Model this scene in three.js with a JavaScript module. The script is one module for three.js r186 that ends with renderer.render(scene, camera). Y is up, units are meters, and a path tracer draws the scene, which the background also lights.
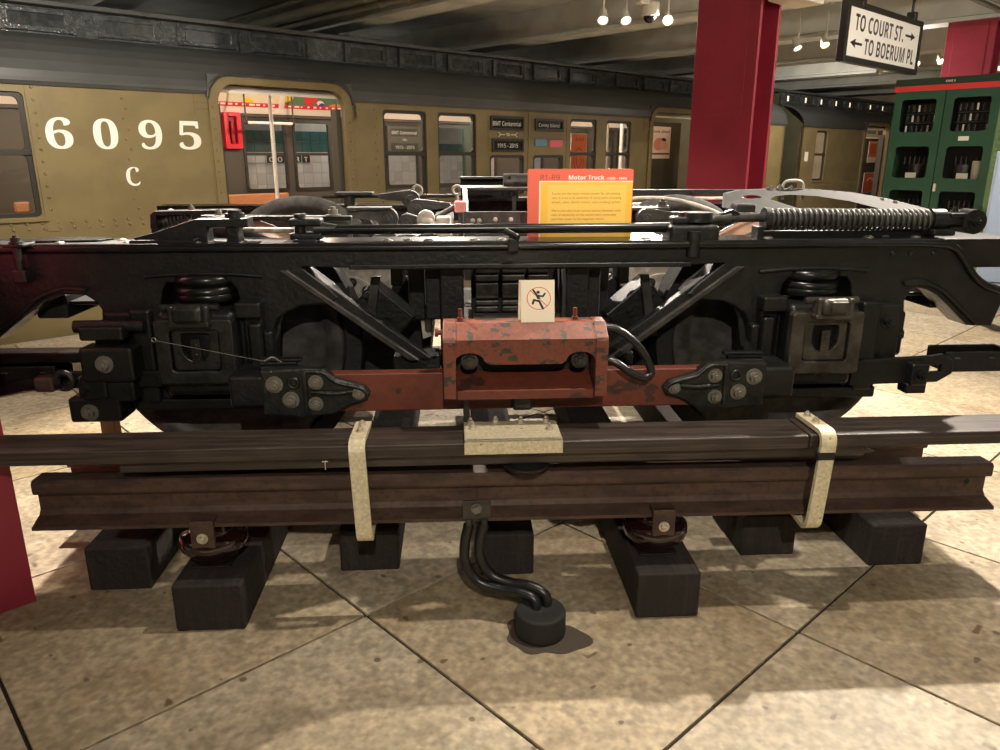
import * as THREE from 'three';
import { mergeGeometries } from 'three/addons/utils/BufferGeometryUtils.js';
import { RoundedBoxGeometry } from 'three/addons/geometries/RoundedBoxGeometry.js';
import { RectAreaLightUniformsLib } from 'three/addons/lights/RectAreaLightUniformsLib.js';
import { FontLoader } from 'three/addons/loaders/FontLoader.js';
import { TextGeometry } from 'three/addons/geometries/TextGeometry.js';

// ------------------------------------------------------------------ camera, renderer, light
const scene = new THREE.Scene();
const renderer = new THREE.WebGLRenderer({ antialias: true });
renderer.toneMapping = THREE.LinearToneMapping;
renderer.toneMappingExposure = 1.1;
renderer.shadowMap.enabled = true;
RectAreaLightUniformsLib.init();
const PITCH = Math.atan(219 / 750);
const camera = new THREE.PerspectiveCamera(2 * Math.atan(0.5) * 180 / Math.PI, 4 / 3, 0.05, 80);
camera.position.set(0, 1.33, 0);
camera.rotation.set(-PITCH, 0, 0);
scene.background = new THREE.Color(0x000000);

// frames. truck frame: x along the truck, z towards the viewer. hall frame: x = along the tracks, z = -(distance across)
const YAW = 3.4 * Math.PI / 180, GRID = 43.1 * Math.PI / 180;
const frameT = new THREE.Matrix4().makeRotationY(YAW).setPosition(0.045, 0, -2.39);
const frameG = new THREE.Matrix4().makeRotationY(GRID);
const CAR0 = 3.38, CARN = 6.42;
const frameC = frameG.clone().multiply(new THREE.Matrix4().makeTranslation(CAR0, 0, -CARN));
const frameW = new THREE.Matrix4();
const gpos = (u, y, n) => new THREE.Vector3(u, y, -n).applyMatrix4(frameG);

// lamp plan: [u, height, n, aim u, aim height, aim n, candela, cone degrees, penumbra]
const SPOTS = [
  [5.51, 2.47, 4.58, 4.0, 0.2, 3.4, 22, 50, 0.5],
  [5.66, 2.47, 4.45, 4.6, 0.2, 3.0, 18, 50, 0.5],
  [5.94, 2.47, 4.21, 4.4, 1.3, 2.9, 16, 85, 0.9],
  [8.42, 2.47, 4.25, 8.0, 0.4, 3.0, 22, 80, 0.9],
  [8.41, 2.47, 3.94, 7.2, 0.0, 2.6, 18, 55, 0.5],
  [10.93, 2.47, 3.90, 9.6, 0.9, 3.0, 26, 85, 0.9],
  [10.9, 2.47, 3.60, 9.4, 0.2, 2.2, 18, 55, 0.5],
  [3.45, 2.47, 4.30, 2.9, 0.6, 3.3, 22, 52, 0.4],
  [1.29, 2.50, 3.72, 0.9, 0.2, 2.4, 44, 50, 0.35],
  [1.10, 2.47, 4.35, 2.0, 1.4, 6.4, 20, 44, 0.5],
  [4.00, 2.50, 1.05, 2.7, 0.2, 1.0, 42, 62, 0.35],
  [-0.6, 2.47, -0.90, 2.6, 0.9, 2.3, 17, 40, 0.6],
  [5.6, 2.47, -0.80, 6.2, 1.7, 2.7, 26, 50, 0.7],
  [11.6, 2.47, 4.60, 13.2, 1.0, 6.4, 22, 60, 0.6],
  [1.84, 2.50, 1.09, 1.66, 0.0, 0.85, 9, 66, 0.6],
];
const FILL = 13;      // luminance of the tube fittings behind the camera

// ------------------------------------------------------------------ random, noise, textures
let seed = 12345;
const rnd = () => { seed = (seed * 1664525 + 1013904223) >>> 0; return seed / 4294967296; };
const rr = (a, b) => a + (b - a) * rnd();
function hash(ix, iy, s) { let h = (ix * 374761393 + iy * 668265263 + s * 1442695041) | 0; h = Math.imul(h ^ (h >>> 13), 1274126177); return ((h ^ (h >>> 16)) >>> 0) / 4294967296; }
function vnoise(x, y, p, q, s) {
  const ix = Math.floor(x), iy = Math.floor(y); let fx = x - ix, fy = y - iy; fx = fx * fx * (3 - 2 * fx); fy = fy * fy * (3 - 2 * fy);
  const w = (i, m) => ((i % m) + m) % m; const x0 = w(ix, p), x1 = w(ix + 1, p), y0 = w(iy, q), y1 = w(iy + 1, q);
  const a = hash(x0, y0, s), b = hash(x1, y0, s), c = hash(x0, y1, s), d = hash(x1, y1, s);
  return a + (b - a) * fx + (c - a) * fy + (a - b - c + d) * fx * fy;
}
function fbm(u, v, px, py, oct, s) { let t = 0, a = 0.5, n = 0; for (let i = 0; i < oct; i++) { t += a * vnoise(u * px, v * py, px, py, s + i * 17); n += a; a *= 0.55; px *= 2; py *= 2; } return t / n; }
function dataTex(N, M, fn, srgb = true) {
  const d = new Uint8Array(N * M * 4);
  for (let j = 0; j < M; j++) for (let i = 0; i < N; i++) { const c = fn(i / N, j / M), k = (j * N + i) * 4; d[k] = Math.max(0, Math.min(255, c[0])); d[k + 1] = Math.max(0, Math.min(255, c[1])); d[k + 2] = Math.max(0, Math.min(255, c[2])); d[k + 3] = 255; }
  const t = new THREE.DataTexture(d, N, M); t.wrapS = t.wrapT = THREE.RepeatWrapping; t.magFilter = THREE.LinearFilter; t.minFilter = THREE.LinearMipmapLinearFilter; t.generateMipmaps = true;
  if (srgb) t.colorSpace = THREE.SRGBColorSpace; t.needsUpdate = true; return t;
}
const mix = (a, b, t) => a.map((v, i) => v + (b[i] - v) * t);
const sm = (a, b, x) => { x = Math.max(0, Math.min(1, (x - a) / (b - a))); return x * x * (3 - 2 * x); };
// grain texture around white: multiplies the base colour
function grainTex(N, px, py, lo, hi, s, metres) {
  const t = dataTex(N, N, (u, v) => { const f = fbm(u, v, px, py, 6, s); const k = lo + (hi - lo) * sm(0.25, 0.75, f); return [k, k, k]; });
  t.repeat.set(1 / metres, 1 / metres); return t;
}
function bumpTex(N, px, py, s, metres) { const t = dataTex(N, N, (u, v) => { const f = 255 * fbm(u, v, px, py, 6, s); return [f, f, f]; }, false); t.repeat.set(1 / metres, 1 / metres); return t; }

const T = {};
T.concrete = dataTex(1024, 1024, (u, v) => {
  const a = fbm(u, v, 4, 4, 6, 3), b = fbm(u, v, 24, 24, 4, 9), c = fbm(u, v, 160, 160, 2, 21), d = fbm(u, v, 11, 11, 4, 33);
  let col = mix([176, 164, 141], [157, 144, 120], sm(0.35, 0.7, a)); col = mix(col, [198, 184, 158], 0.4 * sm(0.55, 0.8, b));
  col = mix(col, [138, 120, 92], 0.4 * sm(0.60, 0.80, d)); col = col.map(x => x * (0.80 + 0.40 * c));
  const e = fbm(u, v, 60, 60, 2, 77); if (e > 0.86) col = mix(col, [92, 74, 56], sm(0.86, 0.90, e) * 0.7); return col;
}); T.concrete.repeat.set(1 / 2.6, 1 / 2.6);
T.concreteB = bumpTex(512, 64, 64, 5, 1.2);
T.paint = grainTex(512, 6, 6, 236, 255, 41, 1.1);
T.dust = grainTex(512, 24, 24, 185, 255, 42, 0.8);
T.rough = bumpTex(256, 48, 48, 61, 0.5);
T.rust = dataTex(512, 512, (u, v) => { const a = fbm(u, v, 10, 30, 5, 14), b = fbm(u, v, 60, 60, 3, 15); let c = mix([68, 52, 44], [88, 68, 57], sm(0.3, 0.7, a)); c = mix(c, [56, 43, 37], 0.4 * sm(0.5, 0.75, b)); return c; }); T.rust.repeat.set(1 / 0.9, 1 / 0.9);
T.wood = dataTex(512, 1024, (u, v) => { const a = fbm(u, v, 6, 160, 4, 24), b = fbm(u, v, 16, 16, 4, 25); let c = mix([46, 39, 35], [74, 64, 57], sm(0.3, 0.72, a)); return mix(c, [38, 32, 30], 0.5 * sm(0.45, 0.7, b)); }); T.wood.repeat.set(1 / 1.6, 1 / 0.8);
T.tie = dataTex(512, 512, (u, v) => { const a = fbm(u, v, 80, 6, 4, 27), b = fbm(u, v, 10, 10, 4, 28); let c = mix([38, 33, 30], [52, 45, 40], sm(0.35, 0.72, a)); return mix(c, [32, 28, 26], 0.5 * sm(0.45, 0.7, b)); }); T.tie.repeat.set(1 / 0.8, 1 / 0.8);
const chipFn = (thr, s, base, under) => (u, v) => { const a = fbm(u, v, 11, 14, 6, s), b = fbm(u, v, 40, 40, 3, s + 3); let c = base.map(x => x * (0.86 + 0.28 * b)); return mix(c, under.map(x => x * (0.8 + 0.4 * b)), sm(thr, thr + 0.02, a)); };
T.redlead = dataTex(512, 512, chipFn(0.585, 51, [114, 59, 40], [56, 51, 42])); T.redlead.repeat.set(1 / 0.27, 1 / 0.27);
T.redplain = dataTex(512, 512, chipFn(0.70, 71, [106, 54, 38], [66, 42, 34])); T.redplain.repeat.set(1 / 0.9, 1 / 0.9);
T.cream = dataTex(256, 256, chipFn(0.80, 91, [206, 196, 164], [150, 134, 100])); T.cream.repeat.set(1 / 0.25, 1 / 0.25);
T.creamWorn = dataTex(256, 256, chipFn(0.76, 95, [184, 174, 146], [96, 84, 62])); T.creamWorn.repeat.set(1 / 0.22, 1 / 0.22);
T.tread = dataTex(256, 256, (u, v) => { const a = fbm(u, v, 30, 6, 5, 97); return mix([112, 84, 66], [146, 114, 92], a); }); T.tread.repeat.set(2, 2);
T.bench = dataTex(256, 256, (u, v) => { const a = fbm(u, v, 8, 60, 4, 99); return mix([172, 112, 68], [196, 138, 92], a); }); T.bench.repeat.set(1 / 0.5, 1 / 0.5);

const P = (o) => new THREE.MeshStandardMaterial(o);
const M = {
  concrete: P({ map: T.concrete, roughness: 0.52, bumpMap: T.concreteB, bumpScale: 0.0012 }),
  concrete2: P({ map: T.concrete, color: 0xf2ede4, roughness: 0.56, bumpMap: T.concreteB, bumpScale: 0.0012 }),
  concrete3: P({ map: T.concrete, color: 0xfffaf0, roughness: 0.48, bumpMap: T.concreteB, bumpScale: 0.0012 }),
  joint: P({ color: 0x2a221c, roughness: 0.95 }),
  pit: P({ color: 0x2a2824, roughness: 0.95 }),
  ceiling: P({ color: 0xc2c5c1, map: T.paint, roughness: 0.8 }),
  beam: P({ color: 0xc2c5bf, map: T.paint, roughness: 0.7 }),
  wall: P({ color: 0xb9b29c, map: T.paint, roughness: 0.8 }),
  tileWhite: P({ color: 0xd6cfc0, roughness: 0.25 }),
  tileWhite2: P({ color: 0xc8c0ae, roughness: 0.25 }),
  tileGreen: P({ color: 0x2f5a50, roughness: 0.25 }),
  tileBlack: P({ color: 0x1b1a18, roughness: 0.3 }),
  black: P({ color: 0x191b1a, map: T.dust, roughness: 0.42, metalness: 0.15, bumpMap: T.rough, bumpScale: 0.0015 }),
  blackDull: P({ color: 0x131413, map: T.dust, roughness: 0.7, bumpMap: T.rough, bumpScale: 0.002 }),
  gloss: P({ color: 0x1c1e1d, map: T.dust, roughness: 0.26, metalness: 0.2 }),
  steel: P({ color: 0x454440, map: T.dust, roughness: 0.42, metalness: 0.35, bumpMap: T.rough, bumpScale: 0.001 }),
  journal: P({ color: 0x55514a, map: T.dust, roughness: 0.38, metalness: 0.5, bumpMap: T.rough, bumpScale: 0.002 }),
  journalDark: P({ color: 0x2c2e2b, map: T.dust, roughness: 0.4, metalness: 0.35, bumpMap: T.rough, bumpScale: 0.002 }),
  greyCast: P({ color: 0x494844, map: T.dust, roughness: 0.5, metalness: 0.25, bumpMap: T.rough, bumpScale: 0.001 }),
  archCast: P({ color: 0x2f2e2c, map: T.dust, roughness: 0.75 }),
  paleCast: P({ color: 0xc9c3b6, map: T.dust, roughness: 0.6, metalness: 0.1 }),
  pinkTag: P({ color: 0xd58f86, roughness: 0.6 }),
  wheelFace: P({ color: 0x4c4b48, map: T.dust, roughness: 0.55, metalness: 0.3 }),
  tread: P({ map: T.tread, roughness: 0.5, metalness: 0.35 }),
  bolt: P({ color: 0x76736a, roughness: 0.4, metalness: 0.4 }),
  boltLight: P({ color: 0xcac2ac, roughness: 0.4, metalness: 0.5 }),
  rust: P({ map: T.rust, roughness: 0.62, metalness: 0.25, bumpMap: T.rough, bumpScale: 0.001 }),
  railTop: P({ color: 0x3a332e, map: T.dust, roughness: 0.6, metalness: 0.3 }),
  wood: P({ map: T.wood, roughness: 0.46, bumpMap: T.wood, bumpScale: 0.002 }),
  tie: P({ map: T.tie, roughness: 0.8, bumpMap: T.rough, bumpScale: 0.003 }),
  glaze: new THREE.MeshPhysicalMaterial({ color: 0x200d0d, roughness: 0.12, clearcoat: 1, clearcoatRoughness: 0.06 }),
  cream: P({ map: T.cream, roughness: 0.5 }),
  creamWorn: P({ map: T.creamWorn, roughness: 0.55 }),
  tape: P({ color: 0x151515, roughness: 0.6 }),
  rubber: P({ color: 0x1a1b1a, roughness: 0.32 }),
  rubberDull: P({ color: 0x232321, roughness: 0.75 }),
  tar: P({ color: 0x4d433a, roughness: 0.75 }),
  redBeam: P({ map: T.redplain, roughness: 0.5, metalness: 0.05 }),
  redBox: P({ map: T.redlead, roughness: 0.55 }),
  redCol: P({ color: 0xa63448, map: T.paint, roughness: 0.42 }),
  olive: P({ color: 0x7c6e48, map: T.paint, roughness: 0.5 }),
  oliveDark: P({ color: 0x80714f, map: T.paint, roughness: 0.5 }),
  oliveDim: P({ color: 0x4c4a3a, map: T.paint, roughness: 0.5 }),
  roof: P({ color: 0x454746, map: T.paint, roughness: 0.42 }),
  roofPanel: P({ color: 0x454a4b, map: T.dust, roughness: 0.24, bumpMap: T.rough, bumpScale: 0.004 }),
  clerGlass: P({ color: 0x3a3f40, roughness: 0.22, map: T.dust }),
  sash: P({ color: 0x2c2a22, roughness: 0.45 }),
  inWall: P({ color: 0x4a463c, roughness: 0.6 }),
  inCream: P({ color: 0xeadfce, roughness: 0.6 }),
  inFloor: P({ color: 0x4a2b26, roughness: 0.7 }),
  poleWhite: P({ color: 0xece6da, roughness: 0.3 }),
  bench: P({ map: T.bench, roughness: 0.45 }),
  redPaint: P({ color: 0xd0182c, roughness: 0.4 }),
  glass: new THREE.MeshPhysicalMaterial({ color: 0xffffff, transmission: 1, thickness: 0, roughness: 0.03, ior: 1.45 }),
  glassDark: new THREE.MeshPhysicalMaterial({ color: 0xb9c2bd, transmission: 1, thickness: 0, roughness: 0.04, ior: 1.45 }),
  numeral: P({ color: 0xf0eee2, roughness: 0.5 }),
  green: P({ color: 0x2a5640, map: T.paint, roughness: 0.42 }),
  greenDark: P({ color: 0x1c3a28, roughness: 0.5 }),
  greenPale: P({ color: 0x8fae76, map: T.paint, roughness: 0.4 }),
  redStripe: P({ color: 0xd23a38, roughness: 0.5 }),
  cabIn: P({ color: 0x1b1c1a, roughness: 0.8 }),
  porcelain: P({ color: 0xdedacb, roughness: 0.3 }),
  brass: P({ color: 0xa58a3a, roughness: 0.4, metalness: 0.6 }),
  paleBlue: P({ color: 0x9fb2cc, roughness: 0.6 }),
  lampBody: P({ color: 0xb5b0a2, roughness: 0.5 }),
  pipe: P({ color: 0x7b796b, map: T.paint, roughness: 0.6 }),
  whiteBox: P({ color: 0xc9c4b4, roughness: 0.6 }),
  frameDark: P({ color: 0x24231f, roughness: 0.4, metalness: 0.2 }),
  yellowPlat: P({ color: 0x7d7354, roughness: 0.7 }),
};

// ------------------------------------------------------------------ geometry helpers
function prep(g) {
  let q = g.index ? g.toNonIndexed() : g;
  for (const k of Object.keys(q.attributes)) if (!['position', 'normal', 'uv'].includes(k)) q.deleteAttribute(k);
  if (!q.attributes.normal) q.computeVertexNormals();
  if (!q.attributes.uv) q.setAttribute('uv', new THREE.BufferAttribute(new Float32Array(q.attributes.position.count * 2), 2));
  q.morphAttributes = {}; q.clearGroups(); return q;
}
function metricUV(g) {
  const p = g.attributes.position, n = g.attributes.normal, uv = g.attributes.uv;
  for (let i = 0; i < p.count; i += 3) {
    let ax = 0, ay = 0, az = 0; for (let k = 0; k < 3; k++) { ax += Math.abs(n.getX(i + k)); ay += Math.abs(n.getY(i + k)); az += Math.abs(n.getZ(i + k)); }
    for (let k = 0; k < 3; k++) { const x = p.getX(i + k), y = p.getY(i + k), z = p.getZ(i + k); if (ay >= ax && ay >= az) uv.setXY(i + k, x, z); else if (az >= ax) uv.setXY(i + k, x, y); else uv.setXY(i + k, z, y); }
  }
}
const merge = (l) => { l = (Array.isArray(l) ? l : [l]).flat(Infinity).map(prep); return l.length === 1 ? l[0] : mergeGeometries(l); };
const B = (x0, x1, y0, y1, z0, z1) => { const g = new THREE.BoxGeometry(x1 - x0, y1 - y0, z1 - z0); g.translate((x0 + x1) / 2, (y0 + y1) / 2, (z0 + z1) / 2); return g; };
const RB = (x0, x1, y0, y1, z0, z1, r = 0.006, s = 2) => { const g = new RoundedBoxGeometry(x1 - x0, y1 - y0, z1 - z0, s, Math.min(r, (x1 - x0) / 2.01, (y1 - y0) / 2.01, (z1 - z0) / 2.01)); g.translate((x0 + x1) / 2, (y0 + y1) / 2, (z0 + z1) / 2); return g; };
const V = (x, y, z) => new THREE.Vector3(x, y, z);
function cyl(a, b, r0, r1 = r0, seg = 16, open = false) {
  a = V(...a); b = V(...b); const d = b.clone().sub(a), g = new THREE.CylinderGeometry(r1, r0, d.length(), seg, 1, open);
  g.applyQuaternion(new THREE.Quaternion().setFromUnitVectors(V(0, 1, 0), d.normalize())); g.translate((a.x + b.x) / 2, (a.y + b.y) / 2, (a.z + b.z) / 2); return g;
}
const tube = (pts, r, seg = 48, rs = 10, closed = false) => new THREE.TubeGeometry(new THREE.CatmullRomCurve3(pts.map(p => V(...p)), closed, 'centripetal'), seg, r, rs, closed);
const sph = (x, y, z, r, w = 10, h = 8) => { const g = new THREE.SphereGeometry(r, w, h); g.translate(x, y, z); return g; };
function shapeOf(pts) { const s = new THREE.Shape(); pts.forEach((p, i) => i ? s.lineTo(p[0], p[1]) : s.moveTo(p[0], p[1])); s.closePath(); return s; }
function pathOf(pts) { const s = new THREE.Path(); pts.forEach((p, i) => i ? s.lineTo(p[0], p[1]) : s.moveTo(p[0], p[1])); s.closePath(); return s; }
function ext(pts, z0, z1, bev = 0, holes = []) {          // polygon in x,y pushed from z0 to z1
  const s = pts instanceof THREE.Shape ? pts : shapeOf(pts); for (const h of holes) s.holes.push(h instanceof THREE.Path ? h : pathOf(h));
  const g = new THREE.ExtrudeGeometry(s, { depth: z1 - z0 - 2 * bev, bevelEnabled: bev > 0, bevelSize: bev, bevelThickness: bev, bevelSegments: 2, curveSegments: 12 }); g.translate(0, 0, z0 + bev); return g;
}
function extX(pts, x0, x1, bev = 0) { const g = ext(pts.map(p => [-p[0], p[1]]), 0, x1 - x0, bev); g.rotateY(Math.PI / 2); g.translate(x0, 0, 0); return g; } // polygon in z,y pushed along x
function extY(pts, y0, y1, bev = 0, holes = []) { const g = ext(pts.map(p => [p[0], -p[1]]), 0, y1 - y0, bev, holes.map(h => h.map(p => [p[0], -p[1]]))); g.rotateX(-Math.PI / 2); g.translate(0, y0, 0); return g; } // polygon in x,z pushed up
const rrect = (x0, x1, y0, y1, r, seg = 6) => { const o = []; for (const [cx, cy, a] of [[x1 - r, y1 - r, 0], [x0 + r, y1 - r, 90], [x0 + r, y0 + r, 180], [x1 - r, y0 + r, 270]]) for (let i = 0; i <= seg; i++) { const t = (a + 90 * i / seg) * Math.PI / 180; o.push([cx + r * Math.cos(t), cy + r * Math.sin(t)]); } return o; };
const ell = (cx, cy, rx, ry, n = 24) => Array.from({ length: n }, (_, i) => [cx + rx * Math.cos(i / n * 2 * Math.PI), cy + ry * Math.sin(i / n * 2 * Math.PI)]);
const lathe = (pts, seg = 32) => new THREE.LatheGeometry(pts.map(p => new THREE.Vector2(p[0], p[1])), seg);
// hex bolt: axis 'y' or 'z', at the face point
function hex(x, y, z, r = 0.012, ax = 'z', washer = 1.5, stub = 0.5) {
  const l = [new THREE.CylinderGeometry(r, r, r * 1.0, 6).translate(0, r * 0.7, 0), new THREE.CylinderGeometry(r * washer, r * washer, r * 0.3, 14).translate(0, r * 0.12, 0)];
  if (stub) l.push(new THREE.CylinderGeometry(r * 0.5, r * 0.55, r * 0.8, 10).translate(0, r * (1.2 + stub * 0.3), 0));
  const g = merge(l); if (ax === 'z') g.rotateX(Math.PI / 2); if (ax === '-z') g.rotateX(-Math.PI / 2); g.translate(x, y, z); return g;
}
function dome(x, y, z, r, ax = 'y') { const g = new THREE.SphereGeometry(r, 10, 5, 0, Math.PI * 2, 0, Math.PI / 2); g.scale(1, 0.62, 1); if (ax === 'z') g.rotateX(Math.PI / 2); g.translate(x, y, z); return g; }
const tiny = (x, y, z, r) => { const g = new THREE.SphereGeometry(r, 6, 3, 0, Math.PI * 2, 0, Math.PI / 2); g.scale(1, 0.7, 1); g.rotateX(Math.PI / 2); g.translate(x, y, z); return g; };

// ------------------------------------------------------------------ scene graph helpers
const taken = {};
const numbered = (n) => { if (!(n in taken)) { taken[n] = 0; return n; } taken[n]++; return n + '_' + String(taken[n]).padStart(3, '0'); };
const bases = new WeakMap();
function place(o, frame, b) { const m = frame.clone().multiply(new THREE.Matrix4().makeTranslation(...b)); m.decompose(o.position, o.quaternion, o.scale); }
function thing(name, label, category, frame = frameW, base = [0, 0, 0], group) {
  const o = new THREE.Group(); o.name = numbered(name); place(o, frame, base); bases.set(o, base); scene.add(o);
  o.userData = { label, category }; if (group) o.userData.group = group; return o;
}
function struct(name, frame = frameW, base = [0, 0, 0]) { const o = new THREE.Group(); o.name = name; place(o, frame, base); bases.set(o, base); scene.add(o); o.userData = { kind: 'structure' }; return o; }
// geometry is written in the frame's coordinates; the parent's base is taken off
function part(name, geos, mat, parent, label) {
  const g = merge(geos); const b = bases.get(parent) || [0, 0, 0]; metricUV(g); g.translate(-b[0], -b[1], -b[2]);
  const m = new THREE.Mesh(g, mat); m.name = name; m.castShadow = m.receiveShadow = true; parent.add(m); bases.set(m, b); if (label) m.userData.label = label; return m;
}
function stuff(o) { o.userData.kind = 'stuff'; return o; }
function canvasTex(w, h, draw) { const c = document.createElement('canvas'); c.width = w; c.height = h; draw(c.getContext('2d'), w, h); const t = new THREE.CanvasTexture(c); t.colorSpace = THREE.SRGBColorSpace; t.anisotropy = 8; return t; }
// flat print: a thin sheet at z, facing +z, uv 0..1
function sheet(name, x0, x1, y0, y1, z, tex, parent, rough = 0.5, extra = {}) {
  const g = new THREE.PlaneGeometry(x1 - x0, y1 - y0); const b = bases.get(parent) || [0, 0, 0]; g.translate((x0 + x1) / 2 - b[0], (y0 + y1) / 2 - b[1], z - b[2]);
  const m = new THREE.Mesh(g, P({ map: tex, roughness: rough, ...extra })); m.name = name; m.castShadow = m.receiveShadow = true; parent.add(m); bases.set(m, b); return m;
}
const fontSerif = await new FontLoader().loadAsync('fonts/droid/droid_serif_bold.typeface.json');

// ================================================================== THE HALL
const U0 = 0.18, DU = 0.872, N0 = 0.785, DN = 0.93;
const UMIN = U0 - 7 * DU, UMAX = U0 + 21 * DU, NMIN = N0 - 4 * DN, NMAX = N0 + 6 * DN;
{
  const fl = struct('floor', frameG);
  part('floor_bed', B(UMIN - 0.2, UMAX + 0.2, -0.25, -0.008, -NMAX, -(NMIN - 0.2)), M.joint, fl);
  const cm = [M.concrete, M.concrete2, M.concrete, M.concrete3];
  for (let i = -7; i < 21; i++) for (let j = -4; j < 6; j++) {
    const g = 0.0042, x0 = U0 + i * DU + g, x1 = U0 + (i + 1) * DU - g, z0 = -(N0 + (j + 1) * DN) + g, z1 = -(N0 + j * DN) - g;
    const q = new RoundedBoxGeometry(x1 - x0, 0.03, z1 - z0, 1, 0.003); q.translate((x0 + x1) / 2, -0.015, (z0 + z1) / 2);
    part('slab', q, cm[(i * 7 + j * 3 + 70) % 4], fl);
  }
  part('platform_edge', B(UMIN - 0.2, UMAX + 0.2, -1.0, 0, -NMAX - 0.02, -NMAX), M.concrete, fl);
  const pit = struct('floor_track_pit', frameG); part('pit_bed', B(UMIN - 0.2, UMAX + 0.2, -1.15, -1.0, -10.9, -NMAX), M.pit, pit);
  const c = struct('ceiling', frameG); part('ceiling_slab', B(UMIN - 0.2, UMAX + 0.2, 2.95, 3.15, -10.9, -(NMIN - 0.2)), M.ceiling, c);
  for (let k = -4; k <= 6; k++) {
    const u = 4.70 + 2.18 * k; if (u < UMIN + 0.2 || u > UMAX - 0.2) continue;
    const s = [[-0.15, 2.62], [0.15, 2.62], [0.15, 2.655], [0.125, 2.665], [0.125, 2.955], [-0.125, 2.955], [-0.125, 2.665], [-0.15, 2.655]];
    part('ceiling_beam', ext(s.map(p => [p[0] + u, p[1]]), -10.6, -NMIN, 0), M.beam, c);
  }
  const wb = (name, x0, x1, y0, y1, z0, z1, m = M.wall) => { const w = struct(name, frameG); part('wall_panel', B(x0, x1, y0, y1, z0, z1), m, w); return w; };
  wb('wall_front', UMIN - 0.2, UMAX + 0.2, -0.2, 3.0, -(NMIN), -(NMIN - 0.2));
  wb('wall_left', UMIN - 0.2, UMIN, -1.1, 3.0, -10.9, -NMIN);
  wb('wall_right', UMAX, UMAX + 0.2, -1.1, 3.0, -10.9, -NMIN);
  // station wall across the track: glazed tile
  const wk = struct('wall_back', frameG); part('tile_backing', B(UMIN - 0.2, UMAX + 0.2, -1.1, 3.0, -10.9, -10.645), M.wall, wk);
  const t = 0.152; const tg = RB(-t / 2 + 0.002, t / 2 - 0.002, -t / 2 + 0.002, t / 2 - 0.002, 0, 0.012, 0.003, 1); const tgp = prep(tg); metricUV(tgp);
  for (let i = 0; i < 52; i++) for (let j = 0; j < 7; j++) {
    const x = CAR0 + 0.9 + i * t, y = 0.70 + j * t; if (i >= 20 && (j < 1 || j > 5)) continue;
    const m = new THREE.Mesh(tgp, j >= 5 ? M.tileGreen : ((i * 5 + j * 3) % 4 ? M.tileWhite : M.tileWhite2)); m.name = 'tile'; m.position.set(x, y, -10.645); m.castShadow = m.receiveShadow = true; wk.add(m);
  }
  const rest = []; for (let i = 52; i < 72; i++) for (let j = 1; j < 6; j++) rest.push(tgp.clone().translate(CAR0 + 0.9 + i * t, 0.70 + j * t, -10.645)); stuff(part('tile_field', rest, M.tileWhite, wk));
  const ct = canvasTex(512, 96, (g, w, h) => { g.fillStyle = '#cfc8b8'; g.fillRect(0, 0, w, h); 'COURT'.split('').forEach((ch, i) => { g.fillStyle = '#161513'; g.fillRect(6 + i * 101, 4, 94, h - 8); g.fillStyle = '#e8e2d2'; g.font = 'bold 82px sans-serif'; g.textAlign = 'center'; g.textBaseline = 'middle'; g.fillText(ch, 53 + i * 101, h / 2 + 4); }); });
  part('name_tablet', RB(CAR0 + 1.90, CAR0 + 2.62, 1.225, 1.345, -10.64, -10.625, 0.003, 1), M.tileWhite, wk);
  sheet('name_lettering', CAR0 + 1.90, CAR0 + 2.62, 1.228, 1.342, -10.6235, ct, wk, 0.3);
}

// ------------------------------------------------------------------ columns
function column(u0, n0, label, closed) {
  const o = thing('steel_column', label, 'column', frameG, [u0, 0, -n0], 'red steel platform columns');
  const w = 0.22, d = 0.125, ft = 0.028;
  for (const s of [-1, 1]) part('flange', RB(u0 + (s < 0 ? -d : d - ft), u0 + (s < 0 ? -d + ft : d), 0, 2.62, -n0 - w, -n0 + w, 0.004, 1), M.redCol, o);
  part('web', B(u0 - d + ft, u0 + d - ft, 0, 2.62, -n0 - 0.012, -n0 + 0.012), M.redCol, o);
  for (const s of [-1, 1]) for (const q of [-1, 1]) part('angle', B(u0 + (s < 0 ? -d + ft : d - ft - 0.014), u0 + (s < 0 ? -d + ft + 0.014 : d - ft), 0, 2.62, -n0 + (q < 0 ? -0.10 : 0.012), -n0 + (q < 0 ? -0.012 : 0.10)), M.redCol, o);
  if (closed) part('cover_plate', RB(u0 - d, u0 + d, 0, 2.62, -n0 + w, -n0 + w + 0.01, 0.003, 1), M.redCol, o);
  part('seam_plate', RB(u0 - d - 0.006, u0 - d, 1.58, 2.62, -n0 - 0.15, -n0 + 0.15, 0.003, 1), M.redCol, o);
  return o;
}
column(4.635, 2.75, 'tall red steel column standing behind the truck at centre right');
column(0.218, 2.706, 'red column foot at the left end of the long timber board', true);
column(9.08, 2.72, 'red column rising behind the green glazed cabinet');

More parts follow.
